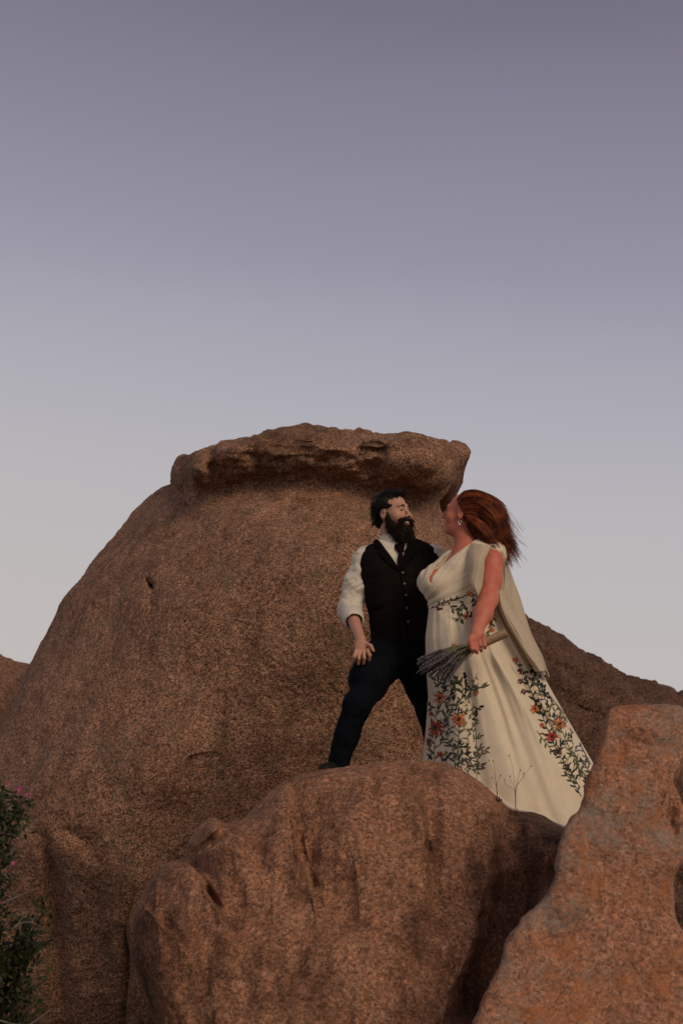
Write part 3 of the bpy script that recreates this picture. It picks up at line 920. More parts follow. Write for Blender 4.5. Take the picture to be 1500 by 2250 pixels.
# ================================================================== the man
YM = 8.35
HM = V(860, 1128, YM - .02)                       # middle of his head
RM = frame((.80, -.60, .0), roll=math.radians(5))
z_ = lambda py, Y=YM: float(P(870, py, Y)[2])
x_ = lambda px, py, Y=YM: float(P(px, py, Y)[0])
def station(py, l, r, cy, ry, Y=YM):
    xl, xr = x_(l, py, Y), x_(r, py, Y)
    return (z_(py, Y), (xl + xr) / 2, cy, (xr - xl) / 2, ry)
torso_m = [station(1440, 815, 940, YM, .125), station(1400, 819, 938, YM, .120), station(1350, 813, 944, YM - .01, .128), station(1300, 800, 952, YM - .02, .135),
           station(1262, 790, 958, YM - .02, .138), station(1235, 787, 963, YM - .01, .125), station(1220, 785, 960, YM, .105), station(1207, 796, 952, YM, .09), station(1196, 820, 938, YM, .078), station(1186, 842, 912, YM, .066)]
sh_r, el_r, wr_r = V(798, 1226, YM), V(768, 1338, YM - .02), V(792, 1406, YM - .33)
sh_l, el_l, wr_l = V(952, 1222, YM + .02), V(1010, 1300, YM + .13), V(1045, 1320, YM + .02)
hip_r, kn_r, an_r = V(848, 1448, YM - .03), V(784, 1548, YM - .36), V(742, 1672, YM - .33)
hip_l, kn_l, an_l = V(908, 1448, YM + .02), V(948, 1570, YM - .02), V(968, 1668, YM + .08)
gr, gl = rock_z(an_r[0], an_r[1]), rock_z(an_l[0], an_l[1])
an_r[2] = gr + .085; an_l[2] = gl + .085
neck_a, neck_b = V(862, 1205, YM + .01), HM + RM @ np.array((0, -.02, -.09))

def arm_hand(F, wr, pts_fingers, palm, r=.0085):
    for (a, b, c_) in pts_fingers:
        F.cap(a, b, r * 1.08, r, .006); F.cap(b, c_, r, r * .82, .004)

lo = np.array([-.25, YM - .55, min(gr, gl) - .02]); hi = np.array([.95, YM + .4, HM[2] + .16])
B = Field(lo, hi, .0055)
B.loft([(a, b, c, d - .018, e - .018) for a, b, c, d, e in torso_m], .02)
B.cap(neck_a, neck_b, .064, .058, .04)
head(B, HM, RM, 1.08)
B.chain([sh_r, el_r, wr_r], [.050, .043, .027], .03)
B.chain([sh_l, el_l, wr_l], [.050, .042, .026], .03)
B.chain([hip_r, kn_r, an_r], [.095, .058, .042], .04)
B.chain([hip_l, kn_l, an_l], [.095, .058, .042], .04)
for an, tx in ((an_r, -.05), (an_l, .03)):
    B.cap(an + (0, .03, -.045), an + (tx, -.12, -.055), .03, .026, .02)
# right hand spread on his thigh: palm, thumb to the right, four fingers down
YH = YM - .375
pal0, pal1 = V(793, 1413, YH + .02), V(793, 1428, YH - .015)
B.cap(wr_r, pal0, .026, .027, .02)
B.ell((pal0 + pal1) / 2, (.040, .020, .042), None, .015)
fing = [((807, 1429), (812, 1440), (811, 1451)), ((798, 1432), (800, 1446), (798, 1458)), ((789, 1432), (788, 1447), (787, 1459)), ((782, 1429), (778, 1443), (776, 1454))]
for (a, b, c_) in fing:
    B.cap(V(*a, YH - .02), V(*b, YH - .035), .0115, .0105, .006); B.cap(V(*b, YH - .035), V(*c_, YH - .01), .0105, .009, .004)
B.cap(V(803, 1414, YH), V(814, 1419, YH - .025), .013, .012, .01); B.cap(V(814, 1419, YH - .025), V(820, 1430, YH - .025), .012, .0095, .004)
# left hand resting at her far side
B.cap(wr_l, wr_l + (.06, -.01, 0), .028, .026, .02)
for q in range(4):
    B.cap(wr_l + (.05, -.02, .022 - .016 * q), wr_l + (.115 - .006 * abs(q - 1.4), -.02, .026 - .018 * q), .010, .009, .006)
B.cap(wr_l + (.02, -.02, .025), wr_l + (.06, -.03, .055), .011, .010, .006)
mv, mf = B.mesh(1)
man = make('person', mv, mf, M_SKIN, origin=np.array([(an_r[0] + an_l[0]) / 2, YM, min(gr, gl)]),
           label='bearded man in dark vest, white shirt, tie and jeans, hand on thigh', cat='person')

# shirt: torso under the vest and two sleeves, the near one rolled at the elbow
def wrinkle(p, amp=.006, s=26, seed=5, dirn=(1, .6, 2.2)):
    q = np.stack([p[:, 0] * dirn[0] + p[:, 2] * .9, p[:, 1] * dirn[1], p[:, 2] * dirn[2] * .7 - p[:, 0] * .9], -1)
    n = vnoise(q * s, seed)
    return amp * (1 - 2 * np.abs(n)) * .6 + amp * .7 * vnoise(q * s * .45, seed + 1)
S = Field(lo, hi, .0055)
S.loft([(a, b, c, d - .006, e - .006) for a, b, c, d, e in torso_m], .02, z0=z_(1432))
fore = el_r + (wr_r - el_r) * .30
S.chain([sh_r + (.01, 0, 0), sh_r * .45 + el_r * .55, el_r, fore], [.072, .074, .070, .060], .03)
S.chain([sh_l + (-.01, 0, 0), sh_l * .5 + el_l * .5, el_l, el_l + (wr_l - el_l) * .35], [.070, .066, .062, .056], .03)
ax = (fore - el_r) / np.linalg.norm(fore - el_r)
S.disp(lambda p: wrinkle(p, .010, 19, 5) * sstep(.0, .05, np.abs(p[:, 0] - x_(872, 1300)) - .17))
S.cap(fore - ax * .012, fore + ax * .016, .066, .064, .006)
S.cap(fore + ax * .010, fore + ax * .08, .050, .050, .004, 's')
sv, sf = S.mesh(1)
shirt = mk('shirt', sv, sf, M_SHIRT, man)
# waistcoat: cut open at the neck, the armholes and the hem
W = Field(lo, hi, .0055)
W.loft(torso_m, .02, grow=.012, z0=z_(1416))
W.disp(lambda p: wrinkle(p, .004, 9, 15, (.6, 1, 1.6)))
W.cap(sh_r + (-.085, 0, .02), el_r + (-.05, 0, .16), .06, .05, .01, 's')
W.cap(sh_l + (.085, 0, .02), el_l + (-.02, 0, .12), .06, .05, .01, 's')
W.cap(V(866, 1195, YM), V(868, 1100, YM), .075, .10, .004, 's')
W.pixcut([(829, 1170), (831, 1184), (852, 1214), (877, 1253), (888, 1225), (897, 1186), (897, 1165)], ymax=YM)
W.pixcut([(800, 1414), (840, 1411), (880, 1418), (893, 1408), (900, 1418), (960, 1404), (960, 1450), (800, 1450)], ymax=YM + .05)
wv, wf = W.mesh(1)
vest = mk('waistcoat', wv, wf, M_VEST, man)
vtree = bvh(wv, wf); stree = bvh(np.vstack([wv, sv]), np.vstack([wf, sf + len(wv)]))
def panel(name, poly, tree, mat, parent, lift=.006, thick=.006, step=4.0, soft=.35):
    r = patch(poly, tree, lift, thick, step, soft)
    return mk(name, r[0], r[1], mat, parent) if r else None
panel('lapel', [(829, 1186), (820, 1196), (836, 1206), (829, 1213), (850, 1238), (877, 1256), (866, 1236), (848, 1210)], vtree, M_LAPEL, vest, .010)
panel('lapel', [(899, 1190), (912, 1196), (906, 1207), (915, 1213), (898, 1238), (879, 1256), (885, 1230), (892, 1206)], vtree, M_LAPEL, vest, .010)
panel('pocket_flap', [(815, 1332), (845, 1322), (847, 1331), (817, 1341)], vtree, M_LAPEL, vest, .006)
panel('breast_pocket', [(912, 1262), (936, 1260), (937, 1267), (913, 1269)], vtree, M_LAPEL, vest, .005)
panel('placket', [(877, 1253), (882, 1280), (888, 1320), (892, 1360), (893, 1404), (897, 1404), (897, 1360), (893, 1318), (887, 1280), (881, 1252)], vtree, M_LAPEL, vest, .004)
for (bx, by) in ((884, 1259), (888, 1283), (891.5, 1308), (893.5, 1336), (896, 1366)):
    h = hit(vtree, bx, by)
    if h:
        Rb = frame(h[1], (0, 0, 1))
        prof = [(0, .010), (.006, .0098), (.0085, .0075), (.0085, .0), (0.0, -.002)]
        pts = []; fs = []
        for (r_, d_) in prof:
            for q in range(10):
                an = q * math.pi / 5
                pts.append(h[0] + Rb @ np.array((r_ * math.cos(an), d_, r_ * math.sin(an))))
        for i in range(4):
            for q in range(10): fs.append((i * 10 + q, i * 10 + (q + 1) % 10, i * 10 + 10 + (q + 1) % 10, i * 10 + 10 + q))
        mk('button', pts, fs, M_BUTTON, vest)
# collar and tie
col = Field(V(820, 1230, YM - .3), V(925, 1150, YM + .2) , .0045)
col.lo = np.array([x_(815, 1200), YM - .22, z_(1240)]); col = Field(col.lo, (x_(925, 1200), YM + .14, z_(1155)), .0045)
nb = neck_a + (neck_b - neck_a) * .30
ndir = (neck_b - neck_a) / np.linalg.norm(neck_b - neck_a)
col.cap(neck_a - ndir * .02, nb + ndir * .010, .090, .076, .01)
col.cap(neck_a - ndir * .2, nb + ndir * .2, .060, .064, .004, 's')
col.pixcut([(868, 1196), (884, 1196), (882, 1225), (872, 1225)], ymax=YM)
cv, cf = col.mesh(1)
collar = mk('collar', cv, cf, M_SHIRT, shirt)
stree2 = bvh(np.vstack([sv, cv]), np.vstack([sf, cf + len(sv)]))
panel('collar_point', [(834, 1183), (832, 1192), (849, 1216), (858, 1223), (866, 1206), (872, 1200), (852, 1194)], stree2, M_SHIRT, shirt, .012)
panel('collar_point', [(880, 1200), (884, 1206), (890, 1214), (895, 1196), (894, 1186), (888, 1192)], stree2, M_SHIRT, shirt, .012)
tie = mk('necktie', *patch([(867, 1201), (873, 1199), (885, 1199), (888, 1203), (884, 1216), (887, 1232), (886, 1262), (875, 1262), (873, 1232), (875, 1216)], bvh(np.vstack([sv, cv]), np.vstack([sf, cf + len(sv)])), .016, .004, 3.0), M_TIE, man)
panel('tie_knot', [(866, 1202), (872, 1198), (885, 1198), (889, 1202), (884, 1216), (876, 1217)], stree2, M_TIE, tie, .024, .004, 3.0)

# jeans
T = Field(lo, hi, .0055)
T.loft(torso_m[:2], .02, grow=.004, z0=z_(1445), z1=z_(1402))
T.ell(V(877, 1452, YM), (.172, .135, .10), None, .03)
T.chain([hip_r, hip_r * .45 + kn_r * .55, kn_r, kn_r * .45 + an_r * .55, an_r + (0, 0, -.005)], [.122, .098, .078, .068, .062], .03)
T.chain([hip_l, hip_l * .45 + kn_l * .55, kn_l, kn_l * .45 + an_l * .55, an_l + (0, 0, -.005)], [.120, .098, .080, .070, .064], .03)
T.cap(V(834, 1452, YM - .10), V(802, 1490, YM - .28), .130, .098, .03)
T.disp(lambda p: wrinkle(p, .0055, 15, 25, (1.2, .8, 1.6)))
for an in (an_r, an_l):
    T.ell(an + (0, 0, -.10), (.12, .16, .055), None, .004, 's')
tv, tf = T.mesh(1)
jeans = mk('jeans', tv, tf, M_DENIM, man)
ttree = bvh(tv, tf)
panel('pocket', [(828, 1420), (848, 1428), (846, 1436), (826, 1428)], ttree, M_DENIM, jeans, .004)
for an, g_, tx in ((an_r, gr, -.07), (an_l, gl, .03)):
    f = Field(an + (-.2, -.3, -.12), an + (.2, .2, .1), .006)
    heel = np.array([an[0], an[1] + .05, g_ + .045]); toe = np.array([an[0] + tx, an[1] - .19, g_ + .038])
    f.cap(heel, toe, .046, .038, .01); f.cap(an + (0, .01, -.01), heel + (0, -.03, .01), .048, .044, .03)
    f.ell(heel + (toe - heel) * .6 + (0, 0, .004), (.052, .085, .042), None, .02)
    f.d = np.maximum(f.d, (g_ - .004) - f.ax[2][None, None, :])
    fv, ff = f.mesh(1)
    mk('shoe', fv, ff, M_SHOE, man)

# his hair, brows, eyes and beard
gm = lambda a, f, u: HM + RM @ (np.array((a, f, u)) * 1.08)
def strands(n, root_fn, r, steps, seed):
    q = QBag(); R_ = np.random.default_rng(seed)
    for i in range(n):
        pts = root_fn(R_)
        if pts is None: continue
        k = len(pts)
        v, f = tube(pts, r * np.linspace(1.1, .35, k), 3, False)
        q.add(v, f)
    return q.out()
Hh = Field(HM - .2, HM + .2, .005)
loc = lambda p, r, k=.016, op='u': Hh.ell(gm(*p), np.array(r) * 1.08, RM, k, op)
loc((0, -.020, .043), (.081, .100, .090)); loc((0, -.070, -.02), (.062, .040, .062)); loc((0, .040, .108), (.054, .048, .022), .02)
loc((0, .118, .030), (.09, .066, .060), .006, 's')
for q in (-1, 1):
    loc((q * .085, .050, -.02), (.03, .05, .06), .006, 's'); loc((q * .085, -.002, -.03), (.024, .026, .04), .004, 's')
loc((0, .0, -.12), (.1, .12, .06), .006, 's')
Hh.disp(lambda p: .004 * vnoise(p * 60, 3) + .005 * vnoise(p * 24, 4))
hv, hf = Hh.mesh(0)
hair_m = mk('hair', hv, hf, M_HAIR_M, man)
hn = vnormals(hv, hf)
def root_m(R_):
    i = R_.integers(len(hv))
    p = hv[i]; n = hn[i]
    l = RM.T @ (p - HM)
    if l[2] < -.05 or (l[1] > .045 and l[2] < .085): return None
    flow = RM @ np.array((R_.normal(0, .4), -.6 if l[2] < .09 else .5, .1 if l[2] > .09 else -.7))
    L_ = R_.uniform(.012, .028)
    t = np.linspace(0, 1, 5)[:, None]
    return p - n * .004 + (n * .55 + flow * .5 + R_.normal(0, .25, 3)) * L_ * t + RM @ np.array((0, 0, -.012)) * t * t
sv_, sf_ = strands(3000, root_m, .0014, 5, 5)
mk('hair_strand', sv_, sf_, M_HAIR_M, hair_m, kind='stuff')
Bd = Field(HM - .25, HM + .25, .005)
loc = lambda p, r, k=.016, op='u': Bd.ell(gm(*p), np.array(r) * 1.08, RM, k, op)
loc((0, .060, -.112), (.060, .052, .054), .03); loc((0, .078, -.152), (.044, .044, .046), .04)
for q in (-1, 1):
    loc((q * .055, .030, -.070), (.017, .032, .048), .02); loc((q * .064, .012, -.030), (.010, .016, .034), .014)
    loc((q * .022, .104, -.050), (.024, .011, .010), .012); loc((q * .043, .090, -.066), (.014, .014, .022), .012)
loc((.004, .110, -.071), (.031, .04, .0135), .003, 's')
for q in (-1, 1): loc((q * .058, .060, -.034), (.030, .030, .022), .006, 's')
Bd.disp(lambda p: .0025 * vnoise(p * 90, 8))
bv, bf = Bd.mesh(0)
beard = mk('beard', bv, bf, M_BEARD, man)
bn = vnormals(bv, bf)
def root_b(R_):
    i = R_.integers(len(bv)); p = bv[i]; n = bn[i]
    l = RM.T @ (p - HM) / 1.08
    if abs(l[0]) < .032 and -.088 < l[2] < -.056 and l[1] > .06: return None
    if l[2] > -.056 and l[1] > .05: return p + (RM @ np.array((np.sign(l[0]) * .8 + R_.normal(0, .2), 0, -.5))) * .016 * np.linspace(0, 1, 4)[:, None] + n * .003 * np.linspace(0, 1, 4)[:, None]
    L_ = R_.uniform(.014, .036); t = np.linspace(0, 1, 4)[:, None]
    return p - n * .003 + (n * .5 + RM @ np.array((R_.normal(0, .3), .25, -.8)) + R_.normal(0, .2, 3)) * L_ * t
sv_, sf_ = strands(3600, root_b, .0012, 4, 6)
mk('beard_strand', sv_, sf_, M_BEARD, beard, kind='stuff')
def blob(name, centre, r, R, mat, parent, seg=12):
    pts, fs = [], []
    for i in range(seg // 2 + 1):
        th = math.pi * i / (seg // 2)
        for q in range(seg):
            an = 2 * math.pi * q / seg
            pts.append(centre + R @ (np.array((math.sin(th) * math.cos(an), math.sin(th) * math.sin(an), math.cos(th))) * np.array(r)))
    for i in range(seg // 2):
        for q in range(seg): fs.append((i * seg + q, i * seg + (q + 1) % seg, (i + 1) * seg + (q + 1) % seg, (i + 1) * seg + q))
    return mk(name, pts, fs, mat, parent)
for q in (-1, 1):
    blob('eye', gm(q * .033, .092, .002), (.013, .006, .0035), RM, M_EYE, man)
    pts = [gm(q * a, f, u) for a, f, u in ((.014, .101, .024), (.030, .101, .030), (.048, .088, .024))]
    v, f = tube(smooth_curve(pts, 7), np.array([.002, .0032, .0036, .0036, .0032, .0026, .0015]), 5)
    mk('eyebrow', v, f, M_BEARD, man)
blob('teeth', gm(0, .099, -.067), (.021, .010, .0065), RM, M_TOOTH, man)
blob('lip', gm(0, .100, -.078), (.021, .011, .0050), RM, M_LIP, man)

# ================================================================== the woman
YW = 7.98
HW = V(1019, 1129, YW + .02)
RW = frame((-.93, .33, .20), roll=math.radians(-4))
def stw(py, l, r, cy, ry):
    return station(py, l, r, cy, ry, YW)
z_w = lambda py: float(P(1010, py, YW)[2])
def stw(py, l, r, cy, ry):
    xl, xr = float(P(l, py, YW)[0]), float(P(r, py, YW)[0])
    return (z_w(py), (xl + xr) / 2, cy, (xr - xl) / 2, ry)
torso_w = [stw(1420, 938, 1102, YW, .18), stw(1380, 942, 1096, YW, .17), stw(1340, 944, 1092, YW, .155), stw(1315, 942, 1090, YW, .155), stw(1285, 950, 1090, YW, .16),
           stw(1250, 962, 1090, YW, .15), stw(1225, 980, 1096, YW + .01, .12), stw(1208, 992, 1088, YW + .01, .10), stw(1196, 1002, 1062, YW + .02, .075), stw(1186, 1010, 1046, YW + .02, .06)]
shw, elw, wrw = V(1080, 1232, YW - .10), V(1071, 1318, YW - .20), V(1047, 1388, YW - .34)
shv, elv, wrv = V(1003, 1230, YW + .10), V(985, 1310, YW + .19), V(966, 1345, YW + .21)
fwz = rock_z(float(P(1030, 1600, YW)[0]), YW)
if fwz is None: fwz = z_w(1700)
lo_w = np.array([float(P(900, 1300, YW)[0]), YW - .55, fwz - .01]); hi_w = np.array([float(P(1150, 1300, YW)[0]), YW + .35, HW[2] + .16])
B = Field(lo_w, hi_w, .0055)
shrink = lambda st, q: [(a, b, c, d - q, e - q) for a, b, c, d, e in st]
def bust(F, grow=0.0, k=.05):
    F.ell(V(958, 1284, YW - .06), (.092 + grow, .095 + grow, .085 + grow), None, k)
    F.ell(V(950, 1280, YW + .06), (.085 + grow, .09 + grow, .08 + grow), None, k)
B.loft(shrink(torso_w, .010), .03)
bust(B, -.008)
B.cap(V(1024, 1206, YW + .02), HW + RW @ np.array((0, -.012, -.085)), .066, .056, .04)
gw = head(B, HW, RW, 1.04, True)
B.ell(HW + RW @ np.array((0, .03, -.105)), (.045, .05, .03), RW, .03)
B.chain([shw, shw * .5 + elw * .5, elw, elw * .55 + wrw * .45, wrw], [.067, .064, .052, .050, .031], .035)
B.chain([shv, elv, wrv], [.055, .045, .03], .03)
for q in (-1, 1):
    B.chain([V(1020 + 28 * q, 1420, YW), V(1025 + 26 * q, 1560, YW), np.array([float(P(1030 + 20 * q, 1650, YW)[0]), YW, fwz + .06])], [.10, .065, .04], .04)
    p = np.array([float(P(1030 + 20 * q, 1650, YW)[0]), YW, fwz + .035]); B.cap(p, p + (-.10, -.12, 0), .034, .026, .02)
# her hand closed round the bouquet's handle
HA, HB = V(1112, 1390, YW - .46), V(1022, 1431, YW - .42)      # handle axis: butt end -> flower end
hax = (HB - HA) / np.linalg.norm(HB - HA)
hc = V(1049, 1412, YW - .405)
B.cap(wrw, V(1047, 1400, YW - .37), .032, .034, .02)
B.ell(V(1048, 1405, YW - .385), (.046, .026, .040), None, .02)
for i, (ax_, ay_, bx_, by_) in enumerate(((1034, 1412, 1038, 1433), (1043, 1414, 1047, 1435), (1053, 1411, 1057, 1431), (1062, 1406, 1065, 1424))):
    k1 = V(ax_, ay_, YW - .455); k2 = V((ax_ + bx_) / 2 + 1, (ay_ + by_) / 2 + 3, YW - .487); k3 = V(bx_, by_, YW - .465)
    B.cap(V(ax_ + 1, ay_ - 10, YW - .40), k1, .0125, .0125, .008); B.cap(k1, k2, .0120, .0112, .005); B.cap(k2, k3, .0112, .0095, .004)
B.cap(V(1036, 1398, YW - .40), V(1029, 1412, YW - .435), .013, .0115, .008); B.cap(V(1029, 1412, YW - .435), V(1030, 1424, YW - .45), .0115, .0095, .004)
wv_, wf_ = B.mesh(1)
woman = make('person', wv_, wf_, M_SKIN_W, origin=np.array([float(P(1030, 1650, YW)[0]), YW, fwz]),
             label='red-haired woman in a long cream embroidered dress, holding a lavender bouquet', cat='person')
wtree = bvh(wv_, wf_)

# bodice
D = Field(lo_w, hi_w, .0055)
D.loft(torso_w, .03, grow=.006, z0=z_w(1372), z1=z_w(1180))
bust(D, .004)
D.cap(V(1044, 1203, YW - .02), V(1084, 1216, YW - .04), .050, .062, .04)
D.cap(V(1084, 1216, YW - .03), V(1086, 1250, YW + .06), .060, .080, .04)
D.cap(V(992, 1228, YW + .06), V(962, 1262, YW + .05), .045, .07, .04)
waist = V(985, 1335, YW - .1)
def pleats(p):
    px, py = proj(p)
    a = np.arctan2(py - 1350, px - 900 + 1e-6)       # gathers fan out from the waist
    r = np.hypot(px - 900, py - 1350)
    q = np.stack([a * 26, r * .012, p[:, 1] * 2], -1)
    return .006 * vnoise(q, 71) + .002 * vnoise(q * np.array((2.0, 1, 1)), 72)
D.disp(pleats)
D.pixcut([(1056, 1168), (1050, 1181), (1027, 1198), (998, 1219), (968, 1244), (949, 1268), (944, 1286), (942, 1270), (957, 1244), (978, 1222), (988, 1210), (975, 1196), (960, 1160)], ymax=YW + .02)
D.cap(V(1026, 1215, YW + .02), V(1022, 1140, YW + .02), .072, .066, .01, 's')
D.pixcut([(1075, 1205), (1090, 1213), (1101, 1235), (1103, 1290), (1098, 1330), (1050, 1330), (1053, 1290), (1062, 1245)], ymax=YW - .07)
dv, df = D.mesh(4)
dress = mk('dress', dv, df, M_DRESS, woman)

# skirt: a flared, gathered cone whose train trails to the right over the rock
def lerp_path(path, t):
    path = np.array(path, float); d = np.r_[0, np.cumsum(np.hypot(*np.diff(path, axis=0).T))]; d /= d[-1]
    return np.interp(t, d, path[:, 0]), np.interp(t, d, path[:, 1])
NT, NU = 150, 420
tt = np.linspace(0, 1, NT)
LP = [(942, 1336), (934, 1400), (935, 1460), (940, 1530), (934, 1610), (926, 1680), (922, 1715)]
RP = [(1096, 1318), (1122, 1372), (1180, 1462), (1252, 1590), (1322, 1712), (1368, 1790)]
Lx, Ly = lerp_path(LP, tt); Rx, Ry = lerp_path(RP, tt)
th = np.linspace(0, 2 * math.pi, NU, endpoint=False)       # 0 = right edge, pi/2 = front, pi = left edge
ct, sn = np.cos(th), np.sin(th)
ex = .85
cs = np.sign(ct) * np.abs(ct) ** ex; ss = np.sign(sn) * np.abs(sn) ** ex
TT = tt[:, None]
mx_, my_ = (Lx + Rx) / 2, (Ly + Ry) / 2
PX = mx_[:, None] + cs[None] * ((Rx - Lx) / 2)[:, None]
PY = my_[:, None] + cs[None] * ((Ry - Ly) / 2)[:, None]
sag = (12 * TT + 62 * TT ** 2.2)
PY = PY + np.where(ss > 0, ss, .35 * ss)[None] * sag
hw = np.maximum((Rx - Lx) / 2, 1)
u_ = (PX - mx_[:, None]) / hw[:, None]
DF = .165 + .20 * TT ** .9
YY = YW + .0 * TT - DF * ss[None] + .10 * TT * (u_ - .2) ** 2
# hem: lifted where it catches on the rock
hem = (26 * np.exp(-((PX - 1130) / 20) ** 2) + 8 * np.exp(-((PX - 1188) / 14) ** 2)) * TT ** 12 * (ss > 0)
PY = PY - hem
fold = np.zeros_like(PX)
for (a_, f_, p_, w_) in ((.016, 7, .3, 1.0), (.008, 13, 1.9, .8), (.016, 4, 2.2, 1.2)):
    fold += a_ * np.sin(f_ * th[None] * 1.0 + p_ + w_ * TT * 1.4)
fold *= (.10 + .9 * TT ** .8) * (.45 + .55 * sstep(-.45, .15, u_))
qq = np.stack(np.broadcast_arrays(th[None] * 6 + 3, TT * 1.6, 0 * TT), -1).reshape(-1, 3)
gath = (.020 * vnoise(qq, 81) + .009 * vnoise(qq * np.array((2.4, 1, 1)), 82)).reshape(PX.shape) * (.35 + .65 * np.exp(-TT * 3)) * sstep(0, .04, TT)
# long soft pleats running from the waist to the train
for (x0, y0, x1, y1, w0, w1, dep) in ((1048, 1420, 1150, 1715, 7, 15, .020), (1075, 1420, 1235, 1700, 8, 20, -.028), (1030, 1440, 1075, 1720, 7, 14, -.016), (1062, 1420, 1195, 1760, 6, 16, .016),
                                      (965, 1350, 962, 1500, 8, 12, .008), (985, 1350, 1000, 1560, 7, 13, -.010), (1100, 1440, 1290, 1720, 7, 18, .022)):
    s_ = np.clip((PY - y0) / (y1 - y0), 0, 1.15)
    dx = PX - (x0 + (x1 - x0) * s_)
    fold += dep * np.exp(-(dx / (w0 + (w1 - w0) * s_)) ** 2) * sstep(0, .15, s_) * (ss > 0)
YY = YY + fold + gath
sk = P(PX, PY, YY).reshape(-1, 3)
I, J = np.meshgrid(np.arange(NT - 1), np.arange(NU), indexing='ij')
J2 = (J + 1) % NU
skf = np.stack([I * NU + J, I * NU + J2, (I + 1) * NU + J2, (I + 1) * NU + J], -1).reshape(-1, 4)
# settle on the rock: nothing of the skirt goes below the stone
rk = np.array([rock_z(p[0], p[1]) or -9 for p in sk[-40 * NU:]])
seg_ = sk[-40 * NU:]
low = seg_[:, 2] < rk + .008
seg_[low, 2] = rk[low] + .008
sk[-40 * NU:] = seg_
nsk = vnormals(sk, skf)
ctr = sk.reshape(NT, NU, 3).mean(1)[NT // 2]
if ((sk - ctr) * nsk).sum(1).mean() < 0:
    skf = skf[:, ::-1]; nsk = -nsk
inner = sk - nsk * .004
nv = len(sk)
hemq = np.stack([(NT - 1) * NU + np.arange(NU), (NT - 1) * NU + (np.arange(NU) + 1) % NU], -1)
hemf = np.stack([hemq[:, 0], hemq[:, 1], hemq[:, 1] + nv, hemq[:, 0] + nv], -1)
skirt = mk('skirt', np.vstack([sk, inner]), np.vstack([skf, skf[:, ::-1] + nv, hemf]), M_DRESS, dress)
# satin facing turned up along the hem
hp = []
for px_ in np.linspace(1092, 1262, 40):
    row = np.argsort(np.abs(PX[-1] - px_) + 1000 * (ss < .2))[0]
    hp.append(sk.reshape(NT, NU, 3)[-1, row] + (0, -.006, .004))
hp = smooth_curve(np.array(hp), 60)
v, f = tube(hp, .010 + .005 * np.sin(np.linspace(0, 9, 60)), 8)
mk('hem_facing', v, f, M_LINING, dress)

# sheer sleeve panel in front of the arm, and the cape that falls from the shoulder behind it
def sheet(name, rows, mat, parent, n=40, foldamp=.012, nf=5, seed=0, thick=.003, m=70, wob=5.0):
    """rows: list of (left px,py,Y, right px,py,Y) from the top to the bottom"""
    rows = np.array(rows, float)
    A = smooth_curve(rows[:, :3], m); C = smooth_curve(rows[:, 3:], m)
    s = np.linspace(0, 1, n)[None, :, None]
    G = A[:, None] * (1 - s) + C[:, None] * s
    t = np.linspace(0, 1, m)[:, None]
    bow = np.sin(math.pi * s[..., 0]) * .05
    qn = np.stack(np.broadcast_arrays(s[..., 0] * nf * 2 + seed * 7, t * 2.2, 0 * t + seed), -1).reshape(-1, 3)
    fo = (vnoise(qn, 91) + .45 * vnoise(qn * np.array((2.2, 1, 1)), 92)).reshape(G.shape[:2])
    Yv = G[..., 2] - bow + foldamp * 1.5 * (.4 + .8 * t) * fo
    X = G[..., 0] + 3 * np.sin(7 * t + seed) * np.sin(math.pi * s[..., 0]) + wob * vnoise(np.stack(np.broadcast_arrays(s[..., 0] * 2, t * 4, 0 * t + seed + 3), -1).reshape(-1, 3), 93).reshape(G.shape[:2]) * t
    v = P(X, G[..., 1], Yv).reshape(-1, 3)
    I, J = np.meshgrid(np.arange(m - 1), np.arange(n - 1), indexing='ij')
    a = (I * n + J).ravel()
    f = np.stack([a, a + 1, a + n + 1, a + n], -1)
    nr = vnormals(v, f)
    v2 = v + nr * thick
    k = len(v)
    bd = [i for i in range(n)] + [(i + 1) * n - 1 for i in range(1, m)] + [(m - 1) * n + i for i in range(n - 2, -1, -1)] + [i * n for i in range(m - 2, 0, -1)]
    bd = np.array(bd); b2 = np.roll(bd, -1)
    return mk(name, np.vstack([v, v2]), np.vstack([f[:, ::-1], f + k, np.stack([bd, b2, b2 + k, bd + k], -1)]), mat, parent)
def sheer(name, col, trans, alpha):
    m, t, b = mat_new(name)
    L = t.links.new
    out = t.nodes['Material Output']
    co = N(t, 'ShaderNodeTexCoord')
    n1 = N(t, 'ShaderNodeTexNoise', Scale=500.0, Detail=2.0); L(co.outputs['Object'], n1.inputs['Vector'])
    bp = N(t, 'ShaderNodeBump', Strength=.1, Distance=.001); L(n1.outputs['Fac'], bp.inputs['Height'])
    b.inputs['Base Color'].default_value = tuple(col) + (1,); b.inputs['Roughness'].default_value = .7; b.inputs['Specular IOR Level'].default_value = .2
    L(bp.outputs[0], b.inputs['Normal'])
    tl = N(t, 'ShaderNodeBsdfTranslucent'); tl.inputs['Color'].default_value = tuple(col) + (1,)
    m1 = N(t, 'ShaderNodeMixShader'); m1.inputs[0].default_value = trans
    L(b.outputs[0], m1.inputs[1]); L(tl.outputs[0], m1.inputs[2])
    tp = N(t, 'ShaderNodeBsdfTransparent')
    m2 = N(t, 'ShaderNodeMixShader'); m2.inputs[0].default_value = alpha
    L(m1.outputs[0], m2.inputs[1]); L(tp.outputs[0], m2.inputs[2])
    L(m2.outputs[0], out.inputs['Surface'])
    return m
M_SHEER = sheer('sheer_crepe', (.68, .58, .43), .32, .14)
